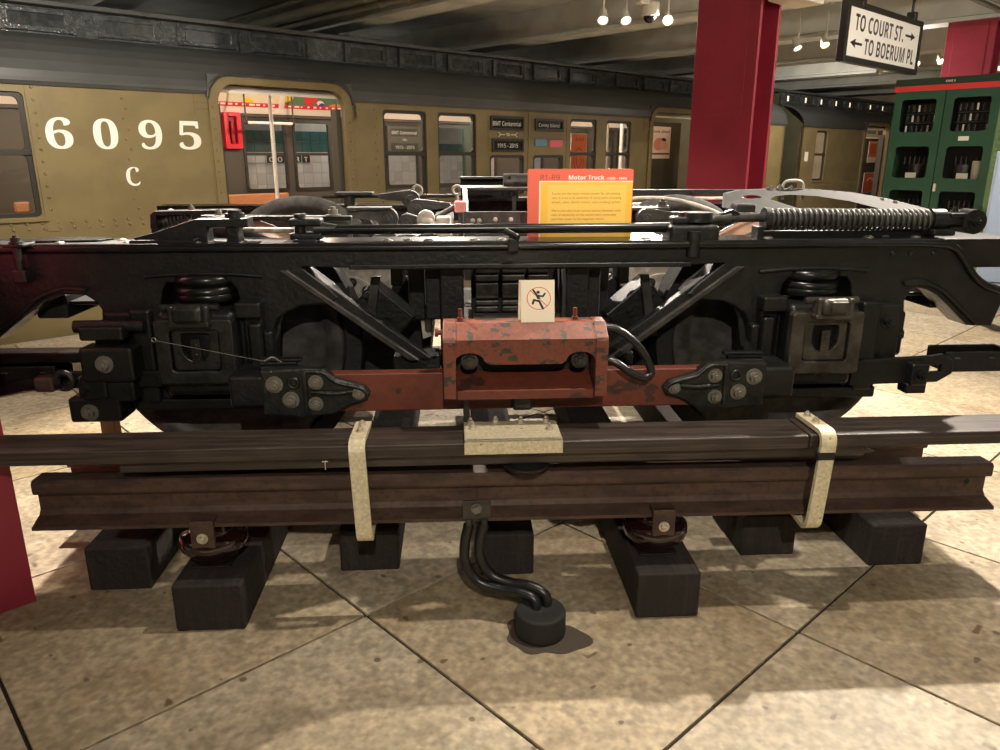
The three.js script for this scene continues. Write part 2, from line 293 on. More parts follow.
// ================================================================== SUBWAY CARS
function makeCar(name, label, x0, x1, o) {
  // car frame: x along, z=0 outer side, -3 far side
  const car = thing(name, label, 'subway car', frameC, [(x0 + x1) / 2, -1.0, -1.5]);
  const body = o.body, Z = -3.0;
  const ops = [...o.windows.map(w => rrect(w[0], w[1], w[2] ?? 0.90, w[3] ?? 1.765, 0.035, 3)), ...o.doors.map(d => [[d[0], -0.02], [d[1], -0.02], ...rrect(d[0], d[1], 0.5, 1.91, 0.16, 6).slice(0, 14)])];
  const topE = [[x1, 1.86], ...o.doors.slice().reverse().flatMap(d => [[d[1] + 0.075, 1.86], [d[1] + 0.075, 1.96], [d[0] - 0.075, 1.96], [d[0] - 0.075, 1.86]]), [x0, 1.86]];
  part('side_wall', ext([[x0, -0.18], [x1, -0.18], ...topE], -0.05, 0, 0, ops), body, car);
  const farOps = o.far.map(w => rrect(w[0], w[1], 0.90, 1.765, 0.03, 2));
  part('far_wall', ext([[x0, -0.18], [x1, -0.18], [x1, 1.86], [x0, 1.86]], Z, Z + 0.05, 0, farOps), M.inWall, car);
  for (const w of o.far) { const f = part('far_sash', [ext(rrect(w[0] - 0.02, w[1] + 0.02, 0.88, 1.785, 0.03, 2), Z + 0.05, Z + 0.065, 0, [rrect(w[0] + 0.015, w[1] - 0.015, 0.925, 1.74, 0.03, 2)]), B(w[0], w[1], 1.335, 1.37, Z + 0.02, Z + 0.055)], M.sash, car); part('pane', B(w[0], w[1], 0.9, 1.765, Z + 0.02, Z + 0.024), M.glass, f); }
  // roof: lower deck, clerestory, upper deck
  const low = []; for (let i = 0; i <= 8; i++) { const a = i / 8 * Math.PI / 2; low.push([0.03 - 0.48 * (1 - Math.cos(a)) , 1.845 + 0.365 * Math.sin(a)]); }
  const prof = (pts, th) => [...pts, ...pts.slice().reverse().map(p => [p[0] - 0.015, p[1] - th])];
  { let xa = x0; for (const d of o.doors) { part('lower_roof', extX(prof(low, 0.03), xa, d[0] - 0.075), M.roof, car); xa = d[1] + 0.075; const cut = low.filter(p => p[1] > 1.96); part('lower_roof', extX(prof([[0.006, 1.962], ...cut], 0.03), d[0] - 0.075, d[1] + 0.075), M.roof, car);
    const ar = rrect(d[0] - 0.07, d[1] + 0.07, 0.4, 1.962, 0.19, 8).slice(0, 18); part('door_header', ext([[d[1] + 0.076, 1.845], [d[1] + 0.076, 1.972], [d[0] - 0.076, 1.972], [d[0] - 0.076, 1.845], ...ar.filter(p => p[1] >= 1.845).reverse()], -0.002, 0.030), M.roof, car);
    part('roof_bead', extX([[0.035, 1.84], [0.035, 1.865], [0.01, 1.865], [0.01, 1.84]], d === o.doors[0] ? x0 : o.doors[0][1] + 0.075, d[0] - 0.075), M.roof, car); }
    part('lower_roof', extX(prof(low, 0.03), xa, x1), M.roof, car); part('roof_bead', extX([[0.035, 1.84], [0.035, 1.865], [0.01, 1.865], [0.01, 1.84]], xa, x1), M.roof, car); }
  part('lower_roof', extX(prof(low, 0.03).map(p => [Z - p[0], p[1]]).reverse(), x0, x1), M.roof, car);
  const cw = part('clerestory', [B(x0, x1, 2.18, 2.42, -0.49, -0.45), B(x0, x1, 2.18, 2.42, Z + 0.45, Z + 0.49)], M.roofPanel, car);
  part('eave', [RB(x0, x1, 2.405, 2.44, -0.52, -0.34, 0.006, 1), RB(x0, x1, 2.405, 2.44, Z + 0.34, Z + 0.52, 0.006, 1)], M.roof, car);
  const up = []; for (let i = 0; i <= 12; i++) { const s = i / 12 * 2 - 1; up.push([-1.5 + 1.12 * -s, 2.44 + 0.12 * (1 - s * s)]); }
  part('upper_roof', extX([...up, [-2.62, 2.425], [-0.38, 2.425]], x0, x1), M.roof, car);
  for (const [a, b, lit] of o.cler) {
    const f = part('clerestory_frame', [ext(rrect(a, b, 2.235, 2.385, 0.006, 1), -0.45, -0.418, 0.005, [rrect(a + 0.040, b - 0.035, 2.262, 2.36, 0.004, 1)]), B(a - 0.02, a, 2.225, 2.395, -0.452, -0.41), B(b, b + 0.02, 2.225, 2.395, -0.452, -0.41)], M.roofPanel, car);
    part('pane', B(a + 0.03, b - 0.03, 2.26, 2.362, -0.449, -0.439), M.clerGlass, f);
    if (lit) { const s = part('lit_pane', RB(a + 0.04, a + 0.13, 2.268, 2.354, -0.438, -0.434, 0.001, 1), new THREE.MeshStandardMaterial({ color: 0xe9dcc4, emissive: 0xffe6c4, emissiveIntensity: 1.1, roughness: 0.4 }), f); void s; }
    else { const q = part('bolt_row', [tiny(a - 0.06, 2.34, -0.45, 0.008), tiny(a - 0.06, 2.27, -0.45, 0.008), tiny(a - 0.09, 2.34, -0.45, 0.008), tiny(a - 0.09, 2.27, -0.45, 0.008)], M.roofPanel, f); stuff(q); }
  }
  // side windows: two sashes each
  for (const w of o.windows) {
    const [a, b, yb = 0.90, yt = 1.765] = w; if (w[4] === 'low') {
      const f = part('window', ext(rrect(a - 0.005, b + 0.005, yb - 0.005, yt + 0.005, 0.03, 3), -0.045, -0.01, 0, [rrect(a + 0.03, b - 0.03, yb + 0.03, yt - 0.03, 0.03, 3)]), M.sash, car); part('pane', B(a + 0.02, b - 0.02, yb + 0.02, yt - 0.02, -0.032, -0.028), M.glass, f); continue; }
    const f = part('window', [ext(rrect(a - 0.005, b + 0.005, yb - 0.005, yt + 0.005, 0.03, 3), -0.05, -0.02, 0, [rrect(a + 0.03, b - 0.03, yb + 0.03, 1.335, 0.03, 3), rrect(a + 0.03, b - 0.03, 1.375, yt - 0.03, 0.04, 3)]), RB(a, b, 1.335, 1.372, -0.04, -0.008, 0.004, 1)], M.sash, car);
    part('pane', B(a + 0.02, b - 0.02, 1.36, yt - 0.02, -0.030, -0.026), M.glass, f); part('pane', B(a + 0.02, b - 0.02, yb + 0.02, 1.345, -0.044, -0.040), M.glass, f);
    part('window_sill', RB(a - 0.04, b + 0.04, yb - 0.035, yb - 0.005, -0.03, 0.02, 0.005, 1), body, car);
  }
  // door portals
  for (const d of o.doors) {
    const inn = rrect(d[0], d[1], 0.5, 1.91, 0.16, 6).slice(0, 14), out = rrect(d[0] - 0.075, d[1] + 0.075, 0.4, 1.965, 0.19, 6).slice(0, 14);
    part('door_frame', ext([[d[1] + 0.075, -0.15], ...out, [d[0] - 0.075, -0.15], [d[0], -0.15], ...inn.slice().reverse(), [d[1], -0.15]], -0.05, 0.022, 0.004), body, car);
    part('drip_moulding', tube(rrect(d[0] - 0.085, d[1] + 0.085, 0.9, 1.975, 0.19, 6).slice(0, 14).map(p => [p[0], p[1], 0.03]).filter(p => p[1] > 1.78), 0.012, 40, 6), M.greyCast, car);
    for (const s of [0, 1]) part('door_pocket_edge', B(s ? d[1] - 0.05 : d[0], s ? d[1] : d[0] + 0.05, 0.0, 1.75, -0.16, -0.06), M.inWall, car);
  }
  // rivets
  const rv = []; const skip = (x) => o.doors.some(d => x > d[0] - 0.02 && x < d[1] + 0.02);
  for (let x = x0 + 0.1; x < x1; x += 0.125) if (!skip(x)) rv.push(tiny(x, 1.825, 0, 0.009));
  for (let x = x0 + 0.1; x < x1; x += 0.10) if (!skip(x)) { rv.push(tiny(x, 0.853, 0.001, 0.0135)); rv.push(tiny(x + 0.01, 0.812, 0.001, 0.0135)); }
  for (const d of o.doors) for (const s of [d[0] - 0.045, d[1] + 0.045]) { for (let y = 0.95; y < 1.75; y += 0.085) rv.push(tiny(s, y, 0.022, 0.0125)); }
  for (const d of o.doors) for (const s of [d[0] - 0.13, d[1] + 0.13]) for (let i = 0; i < 3; i++) for (let j = 0; j < 3; j++) rv.push(tiny(s + (i - 1) * 0.035, 1.70 + j * 0.05, 0.006, 0.008));
  for (const x of o.rivetLines || []) for (let y = 0.93; y < 1.8; y += 0.075) rv.push(tiny(x + ((y * 1000 | 0) % 150 < 75 ? 0.012 : -0.012), y, 0, 0.012));
  for (const x of o.posts || []) { part('side_post', RB(x - 0.045, x + 0.045, 0.79, 1.80, -0.002, 0.006, 0.002, 1), body, car); for (let y = 0.95; y < 1.8; y += 0.085) rv.push(tiny(x, y, 0.006, 0.0125)); }
  stuff(part('rivets', rv, body, car));
  part('belt_rail', B(x0, o.doors[0][0] - 0.08, 0.79, 0.875, -0.001, 0.0012), body, car);
  for (const d of o.doors) for (const g of [B(d[0] - 0.19, d[0] - 0.075, 1.66, 1.835, -0.001, 0.006), B(d[1] + 0.075, d[1] + 0.19, 1.66, 1.835, -0.001, 0.006)]) part('gusset', g, body, car);
  // inside
  part('interior_floor', B(x0 + 0.05, x1 - 0.05, -0.05, 0.0, Z + 0.05, -0.05), M.inFloor, car);
  part('interior_ceiling', [B(x0 + 0.05, x1 - 0.05, 2.17, 2.19, Z + 0.5, -0.5), extX([[-0.06, 1.84], [-0.06, 1.86], [-0.5, 2.19], [-0.5, 2.17]], x0 + 0.05, x1 - 0.05), extX([[Z + 0.05, 1.84], [Z + 0.06, 1.84], [Z + 0.22, 2.17], [Z + 0.5, 2.17], [Z + 0.5, 2.19], [Z + 0.20, 2.19]], x0 + 0.05, x1 - 0.05)], M.inCream, car);
  part('advert_rail', RB(x0 + 0.1, x1 - 0.1, 1.80, 1.83, Z + 0.05, Z + 0.10, 0.004, 1), M.inWall, car);
  for (const [a, b] of [[x0, x0 + 0.05], [x1 - 0.05, x1]]) part('end_wall', extX([[0, -0.18], [0, 1.86], [-0.45, 2.2], [-0.5, 2.4], [-2.5, 2.4], [-2.55, 2.2], [-3, 1.86], [-3, -0.18]], a, b), M.oliveDim, car);
  part('underframe', B(x0 + 0.1, x1 - 0.1, -0.4, -0.05, Z + 0.2, -0.2), M.blackDull, car);
  for (const xx of [x0 + 2.2, x1 - 2.2]) { part('bogie', [RB(xx - 1.3, xx + 1.3, -0.75, -0.4, Z + 0.5, -0.5, 0.03), ...[-0.95, 0.95].flatMap(dx => [cyl([xx + dx, -0.6, -0.6], [xx + dx, -0.6, -0.75], 0.4, 0.4, 24), cyl([xx + dx, -0.6, Z + 0.6], [xx + dx, -0.6, Z + 0.75], 0.4, 0.4, 24)])], M.blackDull, car); }
  // ceiling lamps
  for (const x of o.lamps) {
    const f = part('ceiling_lamp', cyl([x, 2.17, -1.5], [x, 2.13, -1.5], 0.06, 0.05), M.poleWhite, car);
    part('bulb', sph(x, 2.10, -1.5, 0.035), new THREE.MeshStandardMaterial({ color: 0xfff2dc, emissive: 0xffdcb0, emissiveIntensity: 6 }), f);
    const pl = new THREE.PointLight(0xffe6cf, o.lampCd ?? 4.0); pl.position.set(x, 2.03, -1.5).sub(V(...bases.get(car))); pl.castShadow = true; pl.shadow.radius = 2; car.add(pl);
  }
  return car;
}
const car1 = makeCar('subway_car', 'olive subway car numbered 6095 with open door and lit interior', -5.6, 9.22, {
  body: M.olive, windows: [[-3.24, -2.72], [-2.53, -1.99], [1.06, 1.595], [1.745, 2.275], [2.47, 3.01, 0.90, 1.34, 'low'], [3.16, 3.68, 0.90, 1.34, 'low'], [3.80, 4.30], [4.49, 5.0], [7.6, 8.05], [8.25, 8.7]],
  doors: [[-0.585, 0.63], [5.46, 6.68]],
  far: [[-3.2, -2.7], [-2.5, -2.0], [-1.3, -0.8], [1.0, 1.555], [1.69, 2.21], [2.45, 3.0], [3.15, 3.7], [4.08, 4.62], [4.8, 5.3], [5.9, 6.4], [7.0, 7.56], [7.75, 8.3], [8.45, 8.98]],
  cler: [[-1.95, -1.49], [-1.29, -0.84], [-0.66, -0.18], [-0.02, 0.48], [0.96, 1.42], [1.61, 2.06], [2.26, 2.74], [2.93, 3.41], [3.6, 4.08], [4.25, 4.74], [5.19, 5.67], [5.81, 6.31], [6.45, 6.94], [7.2, 7.7], [7.9, 8.4]],
  posts: [-1.93, -0.63, 0.72], rivetLines: [-1.32, 0.98], lamps: [-3.5, -1.2, 1.1, 3.4, 5.7, 7.9],
});
makeCar('subway_car', 'brown end of the second subway car with lit roof windows', 9.84, 17.6, {
  body: M.oliveDark, windows: [[10.40, 10.85], [14.4, 14.9], [15.2, 15.7]], doors: [[12.5, 13.65]],
  far: [[10.4, 10.9], [11.3, 11.8], [12.6, 13.1], [13.3, 13.8], [14.5, 15.0]],
  cler: [[9.95, 10.38, 1], [10.63, 11.07, 1], [11.27, 11.73, 1], [11.91, 12.4, 1], [12.54, 13.06, 1], [13.55, 14.02, 1], [14.2, 14.7, 1], [14.9, 15.4, 1]],
  posts: [], rivetLines: [], lamps: [10.9, 13.2, 15.5],
});
{ // lettering and fittings of the first car
  const num = (ch, x, y, h, sx) => { const g = new TextGeometry(ch, { font: fontSerif, size: h, depth: 0.0015, curveSegments: 8 }); g.computeBoundingBox(); const b = g.boundingBox, s = h / (b.max.y - b.min.y); g.translate(-b.min.x, -b.min.y, 0); g.scale(s * sx / ((b.max.x - b.min.x) * s), s, 1); g.translate(x, y, 0); part('numeral', g, M.numeral, car1, 'cream painted numeral ' + ch); };
  num('6', -1.885, 1.380, 0.222, 0.178); num('0', -1.565, 1.380, 0.222, 0.175); num('9', -1.235, 1.380, 0.222, 0.175); num('5', -0.93, 1.380, 0.222, 0.18); num('C', -1.372, 1.104, 0.144, 0.10);
  const roll = (t, sub) => canvasTex(512, 128, (g, w, h) => { g.fillStyle = '#171d1b'; g.fillRect(0, 0, w, h); g.fillStyle = '#e4e4da'; g.font = (sub || 70) + 'px sans-serif'; g.textAlign = 'center'; g.textBaseline = 'middle'; g.fillText(t, w / 2, h / 2 + 4, w - 36); });
  const rollBox = (x0, x1, y0, y1, t) => { const f = part('roll_sign', ext(rrect(x0 - 0.02, x1 + 0.02, y0 - 0.02, y1 + 0.02, 0.01, 2), 0, 0.02, 0.003, [rrect(x0, x1, y0, y1, 0.006, 2)]), M.sash, car1); sheet('sign_lettering', x0 - 0.005, x1 + 0.005, y0 - 0.005, y1 + 0.005, 0.004, roll(t), f, 0.25); };
  rollBox(2.50, 2.97, 1.625, 1.735, 'BMT Centennial'); rollBox(2.52, 2.97, 1.395, 1.495, '1915 - 2015'); rollBox(3.20, 3.645, 1.635, 1.725, 'Coney Island');
  sheet('arrow_lettering', 2.58, 2.92, 1.52, 1.60, 0.0025, canvasTex(512, 128, (g, w, h) => { g.fillStyle = '#655a3c'; g.fillRect(0, 0, w, h); g.strokeStyle = g.fillStyle = '#ddd6c0'; g.lineWidth = 12; g.font = 'bold 66px sans-serif'; g.textAlign = 'center'; g.textBaseline = 'middle'; g.fillText('TO', w / 2, h / 2); for (const s of [-1, 1]) { g.beginPath(); g.moveTo(w / 2 + s * 70, h / 2); g.lineTo(w / 2 + s * 170, h / 2); g.lineTo(w / 2 + s * 225, 24); g.moveTo(w / 2 + s * 170, h / 2); g.lineTo(w / 2 + s * 225, h - 24); g.stroke(); } }), car1);
  part('marker_light', RB(3.18, 3.375, 1.44, 1.53, 0, 0.015, 0.008), P({ color: 0x6f93a8, roughness: 0.2 }), car1, 'blue marker lens'); part('marker_light', RB(3.43, 3.655, 1.43, 1.515, 0, 0.015, 0.008), P({ color: 0xd96a78, roughness: 0.3 }), car1, 'pink marker lens');
  part('panel_seam', [B(2.445, 2.455, 0.89, 1.80, -0.001, 0.004), B(3.07, 3.09, 0.89, 1.80, -0.001, 0.006), B(3.73, 3.745, 0.89, 1.80, -0.001, 0.004)], M.olive, car1);
  // interior things seen through the openings
  part('stanchion', cyl([0.255, 0, -0.72], [0.255, 2.0, -0.72], 0.02), M.poleWhite, car1, 'white enamel pole');
  part('stanchion', cyl([5.62, 0, -0.9], [5.62, 2.0, -0.9], 0.02), M.poleWhite, car1);
  for (const x of [-3, 6.59]) part('stanchion', cyl([x, 0, -1.4], [x, 2.15, -1.4], 0.03), M.poleWhite, car1);
  part('seat_back', RB(0.36, 1.35, 0.62, 0.885, -2.62, -2.55, 0.02), M.bench, car1, 'orange wooden seat back'); part('seat', RB(0.36, 1.35, 0.40, 0.46, -2.62, -2.15, 0.02), M.bench, car1); part('seat_leg', B(0.4, 1.3, 0, 0.40, -2.55, -2.4), M.inWall, car1);
  part('seat_back', RB(-2.06, -1.955, 0.905, 0.985, -0.56, -0.50, 0.015), M.bench, car1, 'orange seat corner'); part('seat', RB(-3.2, -1.95, 0.4, 0.48, -1.0, -0.50, 0.02), M.bench, car1);
  part('seat_back', RB(8.60, 9.12, 0.55, 0.825, -2.35, -2.28, 0.02), M.bench, car1);
  const rc = part('extinguisher_case', ext(rrect(0.735, 0.945, 1.42, 1.84, 0.015, 2), -2.95, -2.87, 0.004, [rrect(0.785, 0.895, 1.47, 1.80, 0.01, 2)]), M.redPaint, car1, 'red wall case'); part('case_back', B(0.77, 0.91, 1.45, 1.82, -2.95, -2.93), P({ color: 0x8a1222, roughness: 0.5 }), rc); part('case_handle', cyl([0.84, 1.49, -2.90], [0.84, 1.74, -2.90], 0.022), P({ color: 0xa8142a, roughness: 0.4 }), rc);
  part('hand_rail', cyl([0.84, 1.715, -2.55], [1.5, 1.715, -2.55], 0.018), M.poleWhite, car1);
  for (const x of [0.86, 1.48]) part('hand_strap', [cyl([x, 1.72, -2.55], [x, 2.08, -2.55], 0.01), sph(x, 1.715, -2.55, 0.026)], M.sash, car1);
  part('hand_strap', [cyl([2.02, 1.80, -2.4], [2.02, 2.1, -2.4], 0.01), sph(2.02, 1.785, -2.4, 0.03)], M.sash, car1);
  const ads = ['#b8404a', '#3d5a96', '#20262c', '#c65a3c', '#e0d2b4', '#567a5c', '#b43a40', '#d8a83c', '#355080', '#a8484c'];
  for (let i = 0; i < 10; i++) {
    const a = -3.0 + i * 0.98 + 0.1; const tx = canvasTex(256, 96, (g, w, h) => { const c = ads[i % 10]; g.fillStyle = c; g.fillRect(0, 0, w, h); let s = i * 77 + 5; const r = () => (s = (s * 16807) % 2147483647) / 2147483647; for (let k = 0; k < 5; k++) { g.fillStyle = ['#f0c838', '#d83a3a', '#f2e8d4', '#2c4a8c', '#e08844'][(k + i) % 5]; g.beginPath(); g.ellipse(r() * w, r() * h, 12 + r() * 30, 8 + r() * 22, r() * 3, 0, 7); g.fill(); } g.fillStyle = '#d4323a'; g.fillRect(0, h * 0.74, w, h * 0.26); g.fillStyle = '#f4ead8'; for (let k = 0; k < 9; k++) g.fillRect(14 + k * 26, h * 0.80, 6 + r() * 16, h * 0.12); });
    const ad = sheet('advert_card', a - 0.45, a + 0.45, -0.10, 0.10, 0, tx, car1, 0.5); const b = bases.get(car1); ad.position.set(-a + a, 0, 0); ad.geometry.translate(b[0], b[1], b[2]); ad.geometry.translate(-a, 0, 0); ad.rotation.x = 0.45; ad.position.set(a - b[0], 2.005 - b[1], -2.846 - b[2]);
  }
  const b = bases.get(car1); void b;
  // notices inside
  const notice = (x0, x1, y0, y1, z, bg, draw) => { const f = part('notice_board', B(x0 - 0.008, x1 + 0.008, y0 - 0.008, y1 + 0.008, z - 0.012, z - 0.002), M.numeral, car1, 'printed notice card inside the car'); sheet('notice_print', x0, x1, y0, y1, z, canvasTex(256, 384, (g, w, h) => { g.fillStyle = bg; g.fillRect(0, 0, w, h); draw(g, w, h); }), f); };
  notice(4.50, 4.81, 1.02, 1.615, -0.60, '#e8825a', (g, w, h) => { g.fillStyle = '#b2402c'; g.font = 'italic bold 50px serif'; g.textAlign = 'center'; g.fillText('Avoid', w / 2, 60); g.strokeStyle = '#b2402c'; g.lineWidth = 8; g.beginPath(); g.ellipse(w / 2, 220, 80, 100, 0, 0, 7); g.stroke(); g.beginPath(); g.ellipse(w / 2, 220, 40, 60, 0, 0, 7); g.stroke(); });
  part('notice_post', B(4.48, 4.83, 0, 1.012, -0.62, -0.605), M.inWall, car1);
  notice(6.70, 7.20, 1.30, 1.765, -0.9, '#f0d8c8', (g, w, h) => { g.fillStyle = '#3a2a24'; g.font = 'italic bold 44px serif'; g.textAlign = 'center'; g.fillText('Look Ahead', w / 2, 70, w - 30); g.fillStyle = '#d98f78'; g.beginPath(); g.ellipse(w * 0.4, h * 0.55, 70, 80, 0.3, 0, 7); g.fill(); g.fillStyle = '#e4ac92'; g.beginPath(); g.ellipse(w * 0.66, h * 0.58, 50, 60, -0.3, 0, 7); g.fill(); g.fillStyle = '#2c2320'; g.beginPath(); g.ellipse(w * 0.66, h * 0.4, 34, 20, 0.3, 0, 7); g.fill(); g.fillRect(0, h * 0.84, w, h * 0.05); });
  part('bulkhead', B(6.55, 7.5, 0, 1.84, -0.96, -0.915), M.oliveDim, car1);
  part('inner_sign_box', RB(3.0, 3.58, 1.36, 1.74, -2.80, -2.70, 0.01), M.oliveDim, car1); sheet('inner_sign_lettering', 3.03, 3.55, 1.38, 1.72, -2.698, canvasTex(512, 360, (g, w, h) => { g.fillStyle = '#4a4a40'; g.fillRect(0, 0, w, h); g.fillStyle = '#22261f'; g.fillRect(20, 20, w - 40, 110); g.fillRect(20, 230, w - 40, 110); g.fillStyle = '#d8d8cc'; g.textAlign = 'center'; g.textBaseline = 'middle'; g.font = '64px sans-serif'; g.fillText('BMT Centennial', w / 2, 78, w - 70); g.fillText('1915 - 2015', w / 2, 288, w - 90); g.font = 'bold 44px sans-serif'; g.fillText('- TO -', w / 2, 180); }), car1, 0.4);
}
{ // orange posters in the second car
  const c2 = scene.children.filter(o => o.name.startsWith('subway_car'))[1];
  const poster = (x0, x1, y0, y1, bg, fn) => { const f = part('poster_board', B(x0 - 0.01, x1 + 0.01, y0 - 0.01, y1 + 0.01, -0.62, -0.605), M.numeral, c2); sheet('poster_print', x0, x1, y0, y1, -0.603, canvasTex(128, 192, (g, w, h) => { g.fillStyle = bg; g.fillRect(0, 0, w, h); fn(g, w, h); }), f); };
  part('door_leaf', B(13.9, 15.3, 0, 1.70, -0.66, -0.63), M.inWall, c2);
  poster(14.30, 14.72, 1.20, 1.625, '#e07a40', (g, w, h) => { g.fillStyle = '#c85a2c'; g.fillRect(20, 20, w - 40, h * 0.5); g.fillStyle = '#f0e4d0'; g.fillRect(0, h * 0.75, w, h * 0.25); });
  poster(14.24, 14.90, 0.55, 0.965, '#d96040', (g, w, h) => { g.strokeStyle = '#f4e6d8'; g.lineWidth = 14; g.beginPath(); g.arc(w / 2, h * 0.4, 26, 3.1, 6.3); g.stroke(); });
  poster(14.0, 14.95, 1.735, 1.88, '#e8e4da', (g, w, h) => { g.fillStyle = '#7c8c98'; g.fillRect(10, 20, w * 0.5, h * 0.5); g.fillStyle = '#9c3a34'; g.fillRect(w * 0.7, 20, w * 0.25, h * 0.6); });
  part('notice_plate', RB(10.02, 10.14, 1.24, 1.40, 0, 0.006, 0.002, 1), M.numeral, c2);
}

// ================================================================== TRACK PANEL
const railTop = 0.29;
const tieSpec = [[-1.365, -1.172, 0.21, 'dark timber tie furthest left, short, beside the red column foot'], [-1.015, -0.815, 0.445, 'long timber tie under the left brown insulator'], [-0.585, -0.39, 0.14, 'short timber tie behind the left cream bracket'], [-0.12, 0.055, 0.195, 'short timber tie just behind the two black cables'], [0.335, 0.525, 0.46, 'long timber tie under the right brown insulator'], [0.78, 0.97, 0.12, 'short timber tie behind the right cream bracket'], [1.185, 1.375, 0.21, 'timber tie furthest right, its pale top catching light']];
for (const [a, b, z, l] of tieSpec) {
  const t = thing('timber_tie', l, 'railway tie', frameT, [(a + b) / 2, 0, -0.9], 'timber ties');
  const r = (v) => v + rr(-0.003, 0.003); void r; part('timber', RB(a, b, 0, 0.15, -2.35, z, 0.008, 2), M.tie, t);
  for (const zz of [-0.247, -1.753]) { part('tie_plate', RB((a + b) / 2 - 0.08, (a + b) / 2 + 0.08, 0.150, 0.158, zz - 0.13, zz + 0.13, 0.003, 1), M.rust, t); }
}
const railProf = (zc, y0, h, bw, hw) => [[-bw, 0], [bw, 0], [bw, 0.010], [0.022, 0.026], [0.011, 0.040], [0.011, h - 0.052], [hw * 0.92, h - 0.042], [hw, h - 0.034], [hw, h - 0.007], [hw * 0.8, h], [-hw * 0.8, h], [-hw, h - 0.007], [-hw, h - 0.034], [-hw * 0.92, h - 0.042], [-0.011, h - 0.052], [-0.011, 0.040], [-0.022, 0.026], [-bw, 0.010]].map(p => [zc + p[0], y0 + p[1]]);
for (const [z, l] of [[-0.247, 'near running rail under the front wheels of the truck'], [-1.753, 'far running rail under the back wheels of the truck']]) {
  const r = thing('running_rail', l, 'rail', frameT, [0, 0.158, z], 'running rails'); part('rail', extX(railProf(z, 0.158, railTop - 0.158, 0.066, 0.034).reverse(), -1.60, 1.62), M.rust, r);
}
{ // third rail
  const b = [0.03, 0.29, 0.30]; const r = thing('third_rail', 'rusty brown third rail lying on the two insulators', 'rail', frameT, b);
  part('rail', extX(railProf(0.30, 0.29, 0.138, 0.070, 0.037).reverse(), -1.41, 1.46), M.rust, r);
  part('bolt_hole', cyl([1.40, 0.36, 0.3105], [1.40, 0.36, 0.3125], 0.009), M.blackDull, r); r.rotateZ(-0.006);
}
for (const [x, zc, l] of [[-0.93, 0.292, 'brown glazed insulator on the left long tie'], [0.422, 0.298, 'brown glazed insulator on the right long tie']]) {
  const t = thing('rail_insulator', l, 'insulator', frameT, [x, 0.15, zc], 'third rail insulators'); const dy = x > 0 ? -0.004 : 0.004;
  const at = (g) => { g.translate(x, 0.15, zc); return g; };
  part('base_plate', RB(x - 0.06, x + 0.06, 0.15, 0.157, zc - 0.06, zc + 0.06, 0.003, 1), M.blackDull, t);
  part('porcelain', at(lathe([[0.0, 0.006], [0.058, 0.006], [0.066, 0.012], [0.068, 0.022], [0.070, 0.030], [0.084, 0.038], [0.095, 0.052], [0.100, 0.070], [0.097, 0.088], [0.088, 0.098], [0.072, 0.102], [0.066, 0.108], [0.066, 0.130], [0.0, 0.132]], 40)), M.glaze, t, 'brown glazed porcelain');
  part('cap', RB(x - 0.05, x + 0.05, 0.262, 0.291 + dy, zc - 0.05, zc + 0.05, 0.006), M.rust, t);
  part('clip', [RB(x - 0.034, x + 0.034, 0.235, 0.322, zc + 0.080, zc + 0.095, 0.004), RB(x - 0.034, x + 0.034, 0.308, 0.322, zc + 0.045, zc + 0.09, 0.003)], M.rust, t);
  part('bolt', hex(x, 0.268, zc + 0.095, 0.011), M.boltLight, t);
}
{ // protection boards
  const z0 = 0.255, z1 = 0.405, y0 = 0.512, y1 = 0.552;
  const t = thing('protection_board', 'long dark wooden plank running over the third rail', 'plank', frameT, [0.1, y0, 0.33]);
  for (const [a, b, dy] of [[-1.515, 0.83, 0], [0.833, 2.45, 0.002]]) part('plank', RB(a, b, y0 + dy, y1 + dy, z0, z1, 0.005, 2), M.wood, t);
  part('nail', [cyl([-0.560, 0.485, 0.412], [-0.560, 0.508, 0.412], 0.0015), cyl([-0.568, 0.509, 0.411], [-0.552, 0.509, 0.411], 0.0018), cyl([-0.56, 0.508, 0.40], [-0.56, 0.508, 0.412], 0.0015)], M.boltLight, t);
  const u = thing('backing_board', 'shorter dark plank tucked under the long wooden plank', 'plank', frameT, [-0.05, 0.478, 0.33]);
  part('plank', RB(-1.14, 1.02, 0.472, 0.5115, 0.265, 0.372, 0.004, 2), M.wood, u);
  part('splinter', ext([[1.015, 0.480], [1.05, 0.486], [1.02, 0.500]], 0.36, 0.372), M.wood, u);
}
